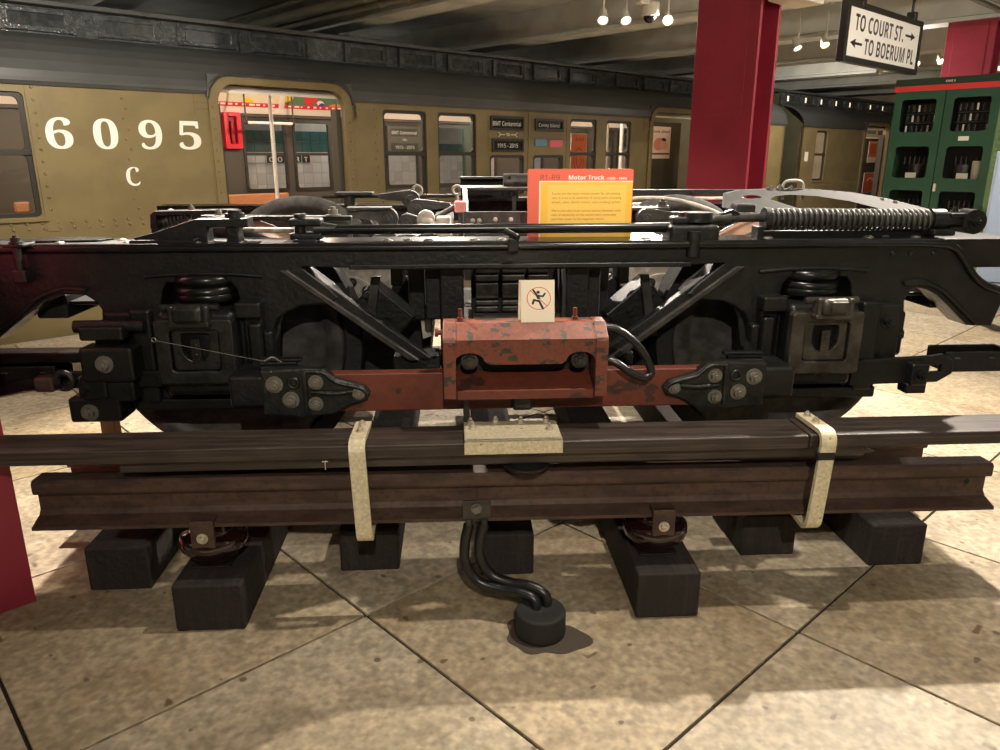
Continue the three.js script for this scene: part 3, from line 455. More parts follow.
function gooseneck(x, l, lean, tape) {
  const t = thing('board_bracket', l, 'bracket', frameT, [x, 0.26, 0.43], 'cream gooseneck brackets');
  const w = 0.0225, th = 0.012; const pts = []; const path = [];
  path.push([0.262, 0.566]); path.push([0.40, 0.566]); for (let i = 1; i <= 6; i++) { const a = Math.PI / 2 * (1 - i / 6); path.push([0.40 + 0.03 * Math.cos(a), 0.536 + 0.03 * Math.sin(a)]); }
  path.push([0.43, 0.40]); path.push([0.428, 0.30]); for (let i = 1; i <= 8; i++) { const a = -Math.PI / 2 * (i / 8) * 0.85; path.push([0.393 + 0.035 * Math.cos(a), 0.297 + 0.035 * Math.sin(a)]); }
  path.push([0.34, 0.265]); path.push([0.25, 0.272]);
  const n = path.length, out = [], inn = []; for (let i = 0; i < n; i++) { const p = path[Math.max(0, i - 1)], q = path[Math.min(n - 1, i + 1)]; const dx = q[0] - p[0], dy = q[1] - p[1], L = Math.hypot(dx, dy); out.push([path[i][0] - dy / L * th / 2, path[i][1] + dx / L * th / 2]); inn.push([path[i][0] + dy / L * th / 2, path[i][1] - dx / L * th / 2]); }
  void pts; const g = extX([...out, ...inn.reverse()], x - w, x + w, 0.001); const gp = prep(g); const p = gp.attributes.position; for (let i = 0; i < p.count; i++) p.setX(i, p.getX(i) + lean * (p.getY(i) - 0.42) * (p.getZ(i) > 0.38 ? 1 : 0.6)); 
  part('strap', gp, M.cream, t); part('bolt', hex(x + lean * 0.09, 0.572, 0.29, 0.009, 'y'), M.boltLight, t); part('bolt', hex(x + lean * 0.09, 0.572, 0.345, 0.009, 'y'), M.boltLight, t);
  if (tape) part('tape', RB(x - w - 0.002, x + w + 0.004, 0.488, 0.512, 0.421, 0.4385, 0.002, 1), M.tape, t, 'black tape band');
}
gooseneck(-0.464, 'cream bracket strap hooked over the plank left of centre', -0.03, false);
gooseneck(0.868, 'cream bracket strap with a black tape band, right side', 0.05, true);
{ // cream plate over the board
  const t = thing('board_clamp', 'cream bolted clamp plate over the middle of the plank', 'clamp', frameT, [-0.03, 0.512, 0.33]);
  part('plate', [RB(-0.170, 0.108, 0.5525, 0.566, 0.262, 0.418, 0.004), RB(-0.170, 0.108, 0.522, 0.566, 0.406, 0.418, 0.004)], M.creamWorn, t);
  part('front_lip', RB(-0.170, 0.108, 0.523, 0.560, 0.4185, 0.4200, 0.0007, 1), M.cream, t);
  for (const [x, z] of [[-0.150, 0.285], [-0.075, 0.275], [0.0, 0.275], [0.075, 0.280], [0.078, 0.345], [-0.145, 0.32]]) part('bolt', hex(x, 0.566, z, 0.0095, 'y', 1.4, 1.8), M.boltLight, t);
  const k = thing('hanging_insulator', 'dark bowl insulator hanging under the cream clamp plate', 'insulator', frameT, [0.01, 0.428, 0.34]);
  part('bowl', lathe([[0, 0.0], [0.03, 0.002], [0.055, 0.010], [0.068, 0.024], [0.070, 0.030], [0.06, 0.026], [0.03, 0.014], [0, 0.012]], 36).translate(0.012, 0.436, 0.345), M.railTop, k);
  part('stem', cyl([0.012, 0.448, 0.345], [0.012, 0.4715, 0.345], 0.05, 0.052, 24), M.blackDull, k);
}
{ // cable terminal, cables, floor conduit
  const t = thing('power_cables', 'pair of black cables bolted to the third rail, bending into the floor pipe', 'cable', frameT, [-0.135, 0.30, 0.372]);
  part('terminal_plate', RB(-0.178, -0.094, 0.302, 0.362, 0.372, 0.380, 0.002, 1), M.steel, t); part('bolt', [new THREE.BoxGeometry(0.02, 0.02, 0.014).rotateZ(0.4).translate(-0.137, 0.337, 0.387), cyl([-0.137, 0.337, 0.379], [-0.137, 0.337, 0.382], 0.016)], M.bolt, t);
  part('lug', [cyl([-0.160, 0.303, 0.376], [-0.160, 0.270, 0.380], 0.011), cyl([-0.115, 0.303, 0.376], [-0.115, 0.270, 0.380], 0.011)], M.steel, t);
  const iT = frameT.clone().invert(); const w = (X, y, F) => V(X, y, -F).applyMatrix4(iT).toArray(); const pc = w(0.100, 0.05, 1.90), pd = w(0.135, 0.05, 1.915);
  part('cable', tube([[-0.160, 0.285, 0.378], [-0.172, 0.23, 0.385], [-0.170, 0.165, 0.395], [-0.135, 0.115, 0.41], [-0.07, 0.098, 0.43], [-0.01, 0.098, 0.455], [0.028, 0.085, 0.475], [pc[0], 0.02, pc[2]]], 0.0155, 80, 14), M.rubber, t);
  part('cable', tube([[-0.115, 0.285, 0.378], [-0.128, 0.235, 0.382], [-0.126, 0.175, 0.390], [-0.095, 0.130, 0.402], [-0.04, 0.112, 0.42], [0.02, 0.112, 0.445], [0.060, 0.095, 0.465], [pd[0], 0.02, pd[2]]], 0.0155, 80, 14), M.rubber, t);
  const c = thing('floor_conduit', 'short black pipe stub in the floor taking both cables', 'pipe', frameW, [0.117, 0, -1.888]);
  part('collar', lathe([[0.052, 0.0], [0.072, 0.0], [0.074, 0.01], [0.073, 0.068], [0.070, 0.074], [0.060, 0.075], [0.0, 0.060]], 40).translate(0.117, 0, -1.888), M.rubberDull, c);
  const pts = []; for (let i = 0; i < 48; i++) { const a = i / 48 * Math.PI * 2; const r = 0.100 + 0.016 * Math.sin(2 * a + 0.6) + 0.012 * Math.sin(3 * a + 1.2) + 0.006 * Math.sin(7 * a); pts.push([0.128 + 1.08 * r * Math.cos(a), -1.866 + r * 0.92 * Math.sin(a)]); }
  part('sealant', extY(pts, 0, 0.002), M.tar, c, 'dark tar patch around the pipe');
}

// ================================================================== MOTOR TRUCK
const CX = 0.005, AX = 0.995, AY = 0.70, WR = 0.408;
const truck = thing('motor_truck', 'black subway motor truck with four wheels standing on rails', 'truck', frameT, [CX, railTop, -1.0]);
const mir = (pts) => pts.map(p => [2 * CX - p[0], p[1]]).reverse();
{
  // side frame outline, right half then mirrored
  const R = [[CX, 0.988], [0.30, 0.990], [0.690, 1.000], [0.600, 0.925], [0.575, 0.898], [0.60, 0.884], [0.690, 0.878], [0.737, 0.858], [0.772, 0.832], [0.786, 0.800], [0.800, 0.66], [0.800, 0.560], [0.872, 0.560], [0.872, 0.885], [0.880, 0.930], [0.900, 0.955], [1.100, 0.955], [1.118, 0.930], [1.128, 0.885], [1.128, 0.560], [1.235, 0.560], [1.240, 0.690], [1.300, 0.705], [1.308, 0.80], [1.300, 0.868], [1.318, 0.905], [1.343, 0.916], [1.380, 0.908], [1.420, 0.888], [1.465, 0.851], [1.54, 0.786], [1.618, 0.781], [1.640, 0.860], [1.72, 0.862], [1.72, 0.902], [1.630, 0.907], [1.565, 0.930], [1.520, 0.965], [1.490, 1.005], [1.465, 1.035], [1.440, 1.055], [1.40, 1.064], [CX, 1.067]];
  const LE = mir(R).slice(1); const iTop = LE.findIndex(p => p[0] < -1.36), iEnd = LE.findIndex((p, i) => i > iTop && p[0] > -1.30 && p[1] < 0.9);
  const leftEnd = [[-1.78, 1.067], [-1.78, 0.775], [-1.64, 0.775], [-1.555, 0.838], [-1.470, 0.900], [-1.400, 0.922], [-1.335, 0.918], [-1.305, 0.895]];
  const full = [...R.slice(0, -1), ...LE.slice(0, iTop), ...leftEnd, ...LE.slice(iEnd)].filter((p, i, a) => i === 0 || Math.hypot(p[0] - a[i - 1][0], p[1] - a[i - 1][1]) > 1e-5);
  // R goes under-side left->right then top right->centre; mirrored list goes top centre->left then underside to centre
  for (const [z0, z1, far] of [[-0.11, 0, 0], [-2.0, -1.89, 1]]) {
    const f = part('side_frame', ext(shapeOf(full), z0, z1, 0.006), M.black, truck);
    const zf = far ? z0 : z1, s = far ? -1 : 1;
    const lip = (a, b) => [Math.min(a, b), Math.max(a, b)];
    // top flange plate and raised ribs
    const [fa, fb] = lip(zf + s * 0.012, zf - s * 0.16);
    part('top_flange', ext([[-1.78, 1.052], [1.40, 1.052], [1.40, 1.068], [-1.78, 1.068]], fa, fb, 0.004), M.gloss, f);
    const rail = [[CX, 1.064, 0], [0.7, 1.064, 0], [1.395, 1.062, 0], [1.44, 1.053, 0], [1.485, 1.01, 0], [1.52, 0.964, 0], [1.565, 0.929, 0], [1.63, 0.906, 0], [1.72, 0.902, 0]];
    for (const q of [1, -1]) part('edge_bead', tube(q > 0 ? rail.map(p => [p[0], p[1] - 0.008, zf + s * 0.004]) : [[CX, 1.056, zf + s * 0.004], [-0.9, 1.056, zf + s * 0.004], [-1.77, 1.056, zf + s * 0.004]], 0.013, 60, 8), M.gloss, f);
    const rib = [[1.56, 0.790, 0], [1.475, 0.862, 0], [1.42, 0.905, 0], [1.345, 0.932, 0], [1.29, 0.925, 0]], ribL = [[-1.64, 0.785, 0], [-1.55, 0.85, 0], [-1.47, 0.912, 0], [-1.40, 0.934, 0], [-1.33, 0.93, 0]];
    for (const q of [1, -1]) part('rib', tube((q > 0 ? rib : ribL).map(p => [p[0], p[1], zf + s * 0.003]), 0.009, 30, 6), M.black, f);
    const rib2 = [[0.62, 0.93, 0], [0.66, 0.955, 0], [0.75, 0.972, 0], [0.90, 0.978, 0], [1.10, 0.978, 0], [1.25, 0.985, 0]];
    if (far) for (const q of [1, -1]) part('rib', tube(rib2.map(p => [q > 0 ? p[0] : 2 * CX - p[0], p[1], zf + s * 0.002]), 0.007, 30, 6), M.black, f);
    part('lower_rib', RB(-0.52, 0.57, 0.988, 1.004, lip(zf, zf + s * 0.016)[0], lip(zf, zf + s * 0.016)[1], 0.004, 1), M.black, f);
    // pedestal liners
    for (const q of [1, -1]) for (const xx of [0.836, 1.182]) { const x = q > 0 ? xx : 2 * CX - xx; part('pedestal_liner', RB(x - 0.032, x + 0.032, 0.565, 0.87, lip(zf - s * 0.02, zf + s * 0.03)[0], lip(zf - s * 0.02, zf + s * 0.03)[1], 0.01), M.black, f); }
    for (const q of [1, -1]) { const x = q > 0 ? 1.0 : 2 * CX - 1.0; part('pedestal_tie', RB(x - 0.24, x + 0.24, 0.535, 0.575, lip(zf - s * 0.09, zf + s * 0.015)[0], lip(zf - s * 0.09, zf + s * 0.015)[1], 0.008), M.black, f); }
    if (!far) for (const q of [1, -1]) part('rib', tube([[0.80, 0.968, 0], [0.90, 0.976, 0], [1.08, 0.976, 0], [1.16, 0.97, 0]].map(p => [q > 0 ? p[0] : 2 * CX - p[0], p[1], zf + 0.002]), 0.007, 30, 6), M.black, f);
    if (!far) for (const x of [1.38, 1.30, 1.24]) part('rivet', dome(x, 1.025, 0.0, 0.010, 'z'), M.black, f);
  }
  // wheels and axles
  const prof = [[0.09, -0.085], [0.105, -0.08], [0.11, -0.055], [0.20, -0.035], [0.335, -0.030], [0.350, -0.060], [WR - 0.012, -0.065], [WR, -0.055], [WR + 0.006, 0.045], [WR + 0.024, 0.052], [WR + 0.024, 0.066], [WR - 0.02, 0.072], [0.350, 0.066], [0.335, 0.030], [0.20, 0.020], [0.11, 0.05], [0.105, 0.085], [0.09, 0.085]];
  const face = prof.slice(0, 8), treadP = prof.slice(7, 10), back = prof.slice(9);
  for (const q of [-1, 1]) {
    const x = CX + q * AX;
    part('axle', [cyl([x, AY, -2.0], [x, AY, 0.0], 0.07, 0.07, 24), cyl([x, AY, -1.55], [x, AY, -0.45], 0.088, 0.088, 24)], M.steel, truck);
    for (const s of [1, -1]) {
      const zc = -1.0 + s * 0.735; const or = (g) => { g.rotateX(s > 0 ? -Math.PI / 2 : Math.PI / 2); g.translate(x, AY, zc); return g; };
      const w = part('wheel', or(lathe([...face, ...back.slice(0, 0)], 64)), M.wheelFace, truck);
      part('wheel_back', or(lathe(back, 64)), M.wheelFace, w); part('tread', or(lathe(treadP, 72)), M.tread, w, 'worn brown running surface');
    }
  }
  // motors
  for (const q of [-1, 1]) {
    const x = CX + q * 0.56; part('motor', [cyl([x, 0.66, -1.50], [x, 0.66, -0.45], 0.27, 0.27, 28), RB(x - 0.26, x + 0.26, 0.46, 0.90, -1.50, -0.47, 0.05), cyl([CX + q * AX, AY, -0.55], [CX + q * AX, AY, -0.40], 0.2, 0.2, 24)], M.blackDull, truck);
    const mx = CX + q * 0.585, e = part('motor_end', cyl([mx, 0.80, -0.47], [mx, 0.80, -0.385], 0.115, 0.105, 28), M.paleCast, truck); for (let k = 0; k < 9; k++) part('bolt', hex(mx + 0.085 * Math.cos(k * 0.698), 0.80 + 0.085 * Math.sin(k * 0.698), -0.385, 0.011), M.steel, e);
    part('motor_cover', RB(Math.min(CX + q * 0.43, CX + q * 0.70), Math.max(CX + q * 0.43, CX + q * 0.70), 0.85, 0.972, -0.55, -0.40, 0.01), M.paleCast, e);
    const fq = (x) => q > 0 ? x : 2 * CX - x, pl = [[0.300, 0.905], [0.372, 0.918], [0.330, 0.835], [0.318, 0.690], [0.290, 0.700]].map(p => [fq(p[0]), p[1]]); part('hanger_plate', ext(q > 0 ? pl : pl.reverse(), -0.31, -0.295, 0.002), M.paleCast, e);
    for (const s of [1, -1]) { const zc = -1.0 + s * 0.735, sh = []; for (let k = 0; k <= 10; k++) { const a = (-50 + k * 9.2) * Math.PI / 180; sh.push([(WR + 0.012) * Math.cos(a), (WR + 0.012) * Math.sin(a)]); } for (let k = 10; k >= 0; k--) { const a = (-50 + k * 9.2) * Math.PI / 180; sh.push([(WR + 0.062) * Math.cos(a), (WR + 0.062) * Math.sin(a)]); } const pp = sh.map(p => [CX + q * AX - q * p[0], AY + p[1]]); part('brake_shoe', ext(q > 0 ? pp.reverse() : pp, zc - 0.05, zc + 0.075, 0.004), M.blackDull, truck); }
  }
  // transoms and bolster
  for (const q of [-1, 1]) part('transom', RB(CX + q * 0.245 - 0.05, CX + q * 0.245 + 0.05, 0.80, 1.04, -1.90, -0.10, 0.01), M.blackDull, truck);
  part('spring_plank', RB(-0.22, 0.27, 0.56, 0.62, -1.80, -0.18, 0.01), M.blackDull, truck);
  const bo = part('bolster', [B(-0.150, 0.200, 0.86, 1.124, -0.575, -0.56), B(-0.150, 0.200, 0.86, 1.124, -1.44, -1.425), B(-0.150, -0.135, 0.86, 1.124, -1.43, -0.57), B(0.185, 0.200, 0.86, 1.124, -1.43, -0.57), B(-0.15, 0.2, 0.86, 0.88, -1.43, -0.57)], M.greyCast, truck);
  part('bolster_rib', [B(0.062, 0.078, 0.90, 1.165, -0.92, -0.91), RB(-0.15, 0.20, 1.115, 1.135, -1.44, -1.36, 0.004), extX([[-0.60, 1.05], [-0.60, 1.124], [-0.88, 1.20], [-1.1, 1.20], [-1.1, 1.185], [-0.89, 1.185]], -0.152, -0.132), extX([[-0.60, 1.05], [-0.60, 1.124], [-0.88, 1.20], [-1.1, 1.20], [-1.1, 1.185], [-0.89, 1.185]], 0.175, 0.195)], M.greyCast, bo);
  part('top_plate', RB(-0.16, 0.21, 1.188, 1.202, -1.15, -0.88, 0.004), M.greyCast, bo); part('back_plate', RB(-0.16, 0.13, 1.225, 1.236, -1.35, -1.28, 0.003), M.greyCast, bo); part('back_web', B(-0.155, 0.125, 1.13, 1.226, -1.35, -1.34), M.blackDull, bo);
  for (const [x, y] of [[-0.118, 1.090], [-0.092, 1.090], [-0.03, 1.094], [0.03, 1.094], [-0.06, 1.06], [0.06, 1.06]]) part('rivet', dome(x, y, -0.56, 0.010, 'z'), M.paleCast, bo);
  part('side_bearing', [cyl([0.030, 1.220, -1.02], [0.140, 1.220, -1.02], 0.036, 0.036, 24)], M.steel, bo, 'round grey bearing tube'); part('bearing_slot', [RB(0.075, 0.10, 1.20, 1.222, -0.99, -0.980, 0.002), cyl([0.055, 1.24, -0.995], [0.055, 1.24, -0.984], 0.007)], M.blackDull, bo);
  // central spring nest seen above the red box
  for (const x of [-0.200, 0.218]) part('spring_column', RB(x - 0.040, x + 0.040, 0.60, 1.0, -0.16, -0.07, 0.008), M.black, truck);
  const ls = part('leaf_spring', [B(-0.13, 0.19, 0.74, 0.97, -0.40, -0.37)], M.blackDull, truck);
  for (const [x0, x1] of [[-0.115, -0.03], [-0.018, 0.066], [0.078, 0.155]]) for (const [y0, y1] of [[0.918, 0.942], [0.888, 0.912], [0.825, 0.882], [0.800, 0.818], [0.775, 0.796]]) part('spring_leaf', RB(x0, x1, y0, y1, -0.37, -0.345 + 0.0 * y0, 0.005, 1), M.steel, ls);
  part('spring_pin', cyl([-0.125, 0.765, -0.27], [0.20, 0.765, -0.27], 0.022, 0.022, 20), M.greyCast, ls);
  // diagonal braces beside the wheels
  for (const q of [1, -1]) {
    const fx = (x) => q > 0 ? x : 2 * CX - x; const quad = (p, z0, z1, bev = 0.003) => ext((q > 0 ? p : p.slice().reverse()).map(k => [fx(k[0]), k[1]]), z0, z1, bev);
    const d = part('diagonal_brace', quad([[0.690, 1.000], [0.755, 0.995], [0.345, 0.692], [0.285, 0.692]], -0.05, -0.008), M.black, truck);
    part('brace_lip', quad([[0.722, 0.985], [0.742, 0.985], [0.350, 0.692], [0.325, 0.692]], -0.03, 0.012), M.steel, d);
    part('brace_shoe', RB(fx(0.33) - 0.075, fx(0.33) + 0.075, 0.60, 0.70, -0.12, -0.02, 0.006), M.journalDark, d);
    const h = part('brake_head', quad([[0.485, 0.905], [0.350, 0.790], [0.420, 0.705], [0.560, 0.820]], -0.34, -0.20, 0.006), M.black, truck);
    part('brake_hanger', quad([[0.455, 0.935], [0.480, 0.935], [0.520, 0.72], [0.490, 0.72]], -0.19, -0.17), M.steel, h);
    part('hanger_block', [RB(fx(0.335) - 0.03, fx(0.335) + 0.03, 0.76, 0.96, -0.35, -0.28, 0.006), RB(fx(0.40) - 0.02, fx(0.40) + 0.02, 0.90, 0.985, -0.30, -0.2, 0.006)], M.black, h);
    for (const [x, y] of [[0.50, 0.87], [0.43, 0.80]]) part('bolt', hex(fx(x), y, -0.20, 0.014), M.black, h);
  }
  // bolts along the top of the frame
  for (const [x, z] of [[-1.40, -0.02], [-1.20, -0.03], [-1.245, -0.10], [-1.145, -0.03], [-1.105, -0.10], [-0.99, -0.02], [-0.40, -0.04], [-0.335, -0.04], [-0.27, -0.04], [-0.125, -0.04], [-0.035, -0.04], [0.43, -0.04], [0.84, -0.05], [1.18, -0.05], [1.25, -0.08], [1.34, -0.05]]) part('bolt_head', dome(x, 1.067, z, 0.019), M.bolt, truck);
  part('frame_gusset', extY([[-1.52, -0.02], [-1.30, -0.05], [-1.28, -0.11], [-1.36, -0.15], [-1.52, -0.13]], 1.068, 1.079, 0.002), M.gloss, truck);
  part('jack_screw', [cyl([-1.50, 0.98, 0.035], [-1.50, 1.085, 0.035], 0.012), RB(-1.53, -1.47, 1.068, 1.078, -0.02, 0.055, 0.004), hex(-1.50, 1.08, 0.035, 0.013, 'y'), RB(-1.52, -1.48, 0.96, 1.0, 0.0, 0.05, 0.006)], M.black, truck);
}
{ // journal boxes
  for (const q of [-1, 1]) for (const s of [1, -1]) {
    const x = 0.005 + q * (s > 0 ? 0.987 : 0.995), zf = s > 0 ? 0.12 : -2.12; const zz = (d) => s > 0 ? zf - d : zf + d; const rb = (x0, x1, y0, y1, d0, d1, r = 0.008) => RB(x0, x1, y0, y1, Math.min(zz(d0), zz(d1)), Math.max(zz(d0), zz(d1)), r);
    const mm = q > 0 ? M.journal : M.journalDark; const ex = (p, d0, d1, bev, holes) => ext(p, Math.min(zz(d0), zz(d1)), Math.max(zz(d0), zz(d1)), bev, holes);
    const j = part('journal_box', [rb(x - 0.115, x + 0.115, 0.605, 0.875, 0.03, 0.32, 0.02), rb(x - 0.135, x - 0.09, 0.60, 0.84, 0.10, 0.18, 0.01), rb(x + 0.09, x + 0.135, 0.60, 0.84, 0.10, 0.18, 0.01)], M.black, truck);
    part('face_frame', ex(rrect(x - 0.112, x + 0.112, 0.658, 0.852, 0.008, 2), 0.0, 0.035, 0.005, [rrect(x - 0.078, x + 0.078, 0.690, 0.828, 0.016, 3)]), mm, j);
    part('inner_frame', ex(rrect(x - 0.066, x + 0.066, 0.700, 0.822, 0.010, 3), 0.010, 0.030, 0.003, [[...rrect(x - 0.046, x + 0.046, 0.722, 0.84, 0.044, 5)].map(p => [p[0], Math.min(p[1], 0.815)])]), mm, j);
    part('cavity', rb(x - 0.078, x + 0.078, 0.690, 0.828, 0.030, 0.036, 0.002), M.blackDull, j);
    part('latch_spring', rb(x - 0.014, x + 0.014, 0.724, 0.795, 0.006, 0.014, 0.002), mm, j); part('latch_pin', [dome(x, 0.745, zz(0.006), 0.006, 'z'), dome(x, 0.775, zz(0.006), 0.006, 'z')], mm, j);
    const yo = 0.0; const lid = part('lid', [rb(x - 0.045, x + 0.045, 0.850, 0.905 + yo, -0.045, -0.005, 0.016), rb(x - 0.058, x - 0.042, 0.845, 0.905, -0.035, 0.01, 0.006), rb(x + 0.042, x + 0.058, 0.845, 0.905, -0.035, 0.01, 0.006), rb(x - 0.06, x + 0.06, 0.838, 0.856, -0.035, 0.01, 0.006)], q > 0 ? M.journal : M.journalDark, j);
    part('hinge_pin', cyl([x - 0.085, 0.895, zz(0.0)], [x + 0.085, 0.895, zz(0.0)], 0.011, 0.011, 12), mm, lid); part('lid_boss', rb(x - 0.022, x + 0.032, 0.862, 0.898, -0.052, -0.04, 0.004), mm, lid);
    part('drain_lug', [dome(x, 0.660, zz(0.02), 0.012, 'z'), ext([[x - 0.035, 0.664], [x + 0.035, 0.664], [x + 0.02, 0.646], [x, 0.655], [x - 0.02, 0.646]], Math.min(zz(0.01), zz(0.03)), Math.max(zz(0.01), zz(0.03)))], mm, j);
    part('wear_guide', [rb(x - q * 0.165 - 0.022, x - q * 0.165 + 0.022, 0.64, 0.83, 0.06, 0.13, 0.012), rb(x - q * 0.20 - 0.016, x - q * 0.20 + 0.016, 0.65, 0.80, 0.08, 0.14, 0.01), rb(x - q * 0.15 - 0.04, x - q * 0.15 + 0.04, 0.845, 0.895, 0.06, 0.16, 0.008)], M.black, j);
    for (let k = 0; k < 3; k++) part('spring_coil', new THREE.TorusGeometry(0.085, 0.019, 10, 32).rotateX(Math.PI / 2 + (k % 2 ? 0.06 : -0.06)).translate(x, 0.900 + k * 0.026, s > 0 ? -0.06 : -1.94), M.gloss, j);
  }
}
{ // third rail shoe gear
  const g = truck;
  const bm = part('shoe_beam', RB(-0.66, 0.71, 0.583, 0.703, 0.155, 0.20, 0.005), M.redBeam, g, 'red painted timber shoe beam');
  void bm;
  for (const q of [-1, 1]) {
    const fx = (x) => q < 0 ? x : 2 * CX - 0.015 - x; const poly = [[-0.760, 0.590], [-0.66, 0.580], [-0.56, 0.588], [-0.505, 0.618], [-0.462, 0.630], [-0.455, 0.648], [-0.468, 0.664], [-0.55, 0.690], [-0.585, 0.718], [-0.640, 0.722], [-0.760, 0.716]];
    const pp = (q < 0 ? poly : poly.slice().reverse()).map(p => [fx(p[0]), p[1]]);
    const b = part('beam_bracket', ext(pp, 0.185, 0.222, 0.006), M.journalDark, g);
    const r1 = poly.map(p => [fx(p[0]), p[1], 0.222]); part('bracket_rim', [tube([r1[9], r1[8], r1[7], r1[6], r1[5]].map(p => [p[0], p[1] - 0.004, 0.224]), 0.006, 30, 6), tube([[fx(-0.62), 0.655, 0.224], [fx(-0.55), 0.650, 0.226], [fx(-0.50), 0.655, 0.224]], 0.008, 16, 6), RB(Math.min(fx(-0.645), fx(-0.632)), Math.max(fx(-0.645), fx(-0.632)), 0.590, 0.716, 0.215, 0.232, 0.004)], M.journalDark, b);
    for (const [x, y, r] of [[-0.728, 0.680, 0.017], [-0.606, 0.685, 0.015], [-0.682, 0.632, 0.017], [-0.610, 0.618, 0.015], [-0.482, 0.648, 0.013]]) part('bolt', hex(fx(x), y, 0.222, r), M.bolt, b);
    part('bolt_ring', new THREE.TorusGeometry(0.014, 0.006, 8, 20).translate(fx(-0.672), 0.684, 0.224), M.journalDark, b);
    part('stay_bar', [RB(Math.min(fx(-0.79), fx(-0.665)), Math.max(fx(-0.79), fx(-0.665)), 0.722, 0.733, 0.10, 0.13, 0.004), RB(Math.min(fx(-0.79), fx(-0.665)), Math.max(fx(-0.79), fx(-0.665)), 0.702, 0.712, 0.12, 0.14, 0.004), cyl([fx(-0.79), 0.716, 0.115], [fx(-0.68), 0.716, 0.115], 0.012)], M.black, b);
    part('bracket_arm', RB(Math.min(fx(-0.87), fx(-0.74)), Math.max(fx(-0.87), fx(-0.74)), 0.60, 0.70, 0.02, 0.20, 0.012), M.black, b);
  }
  // shoe housing
  const hb = part('shoe_housing', B(-0.205, 0.228, 0.645, 0.855, 0.186, 0.198), M.redBox, g, 'red chipped steel shoe housing');
  const ep = [[0.19, 0.864], [0.247, 0.863], [0.304, 0.828], [0.308, 0.820], [0.308, 0.655], [0.285, 0.645], [0.19, 0.645]].reverse();
  part('end_plate', extX(ep, -0.226, -0.190, 0.002), M.redBox, hb); part('end_plate', extX(ep, 0.214, 0.250, 0.002), M.redBox, hb);
  part('hood_top', extX([[0.185, 0.863], [0.245, 0.862], [0.303, 0.826], [0.296, 0.820], [0.242, 0.853], [0.185, 0.853]].reverse(), -0.205, 0.228, 0.001), M.redBox, hb);
  const sc = []; sc.push([-0.190, 0.824], [-0.190, 0.765]); const hump = (c) => { const o = []; for (let i = 0; i <= 8; i++) { const a = Math.PI - i / 8 * Math.PI; o.push([c + 0.042 * Math.cos(a), 0.762 + 0.026 * Math.sin(a)]); } return o; };
  sc.push(...hump(-0.150)); sc.push([-0.09, 0.752], [0.115, 0.752]); sc.push(...hump(0.172)); sc.push([0.214, 0.762], [0.214, 0.824]);
  part('hood_front', ext(sc, 0.294, 0.302, 0), M.redBox, hb, 'red hood with chipped paint'); part('back_wall', B(-0.190, 0.214, 0.65, 0.85, 0.198, 0.204), M.blackDull, hb);
  for (const x of [-0.150, 0.172]) part('hinge_bolt', [hex(x, 0.758, 0.275, 0.017), cyl([x, 0.758, 0.20], [x, 0.758, 0.275], 0.022)], M.steel, hb);
  const sh = part('shoe_paddle', extX([[0.205, 0.706], [0.302, 0.672], [0.302, 0.650], [0.285, 0.650], [0.205, 0.690]].reverse(), -0.188, 0.212, 0.002), M.redBeam, hb); void sh;
  for (const x of [-0.175, 0.165]) part('stud', [cyl([x, 0.860, 0.215], [x, 0.900, 0.215], 0.006, 0.006, 8), hex(x, 0.862, 0.215, 0.010, 'y', 1.3, 0)], M.redBeam, hb);
  part('side_bolt', [cyl([-0.245, 0.838, 0.25], [-0.228, 0.838, 0.25], 0.008, 0.008, 8), cyl([-0.25, 0.838, 0.25], [-0.24, 0.838, 0.25], 0.013, 0.013, 6)], M.redBeam, hb);
  part('shoe_hanger', [RB(-0.17, -0.15, 0.52, 0.66, 0.20, 0.22, 0.003), RB(-0.02, 0.04, 0.585, 0.65, 0.20, 0.23, 0.01)], M.steel, hb);
  // flexible leads
  part('lead_cable', tube([[0.245, 0.845, 0.23], [0.29, 0.835, 0.235], [0.345, 0.795, 0.24], [0.385, 0.74, 0.24], [0.395, 0.700, 0.245], [0.375, 0.690, 0.25], [0.33, 0.708, 0.25], [0.29, 0.735, 0.24], [0.25, 0.745, 0.225]], 0.012, 70, 10), M.rubber, g, 'looped black shoe lead');
}
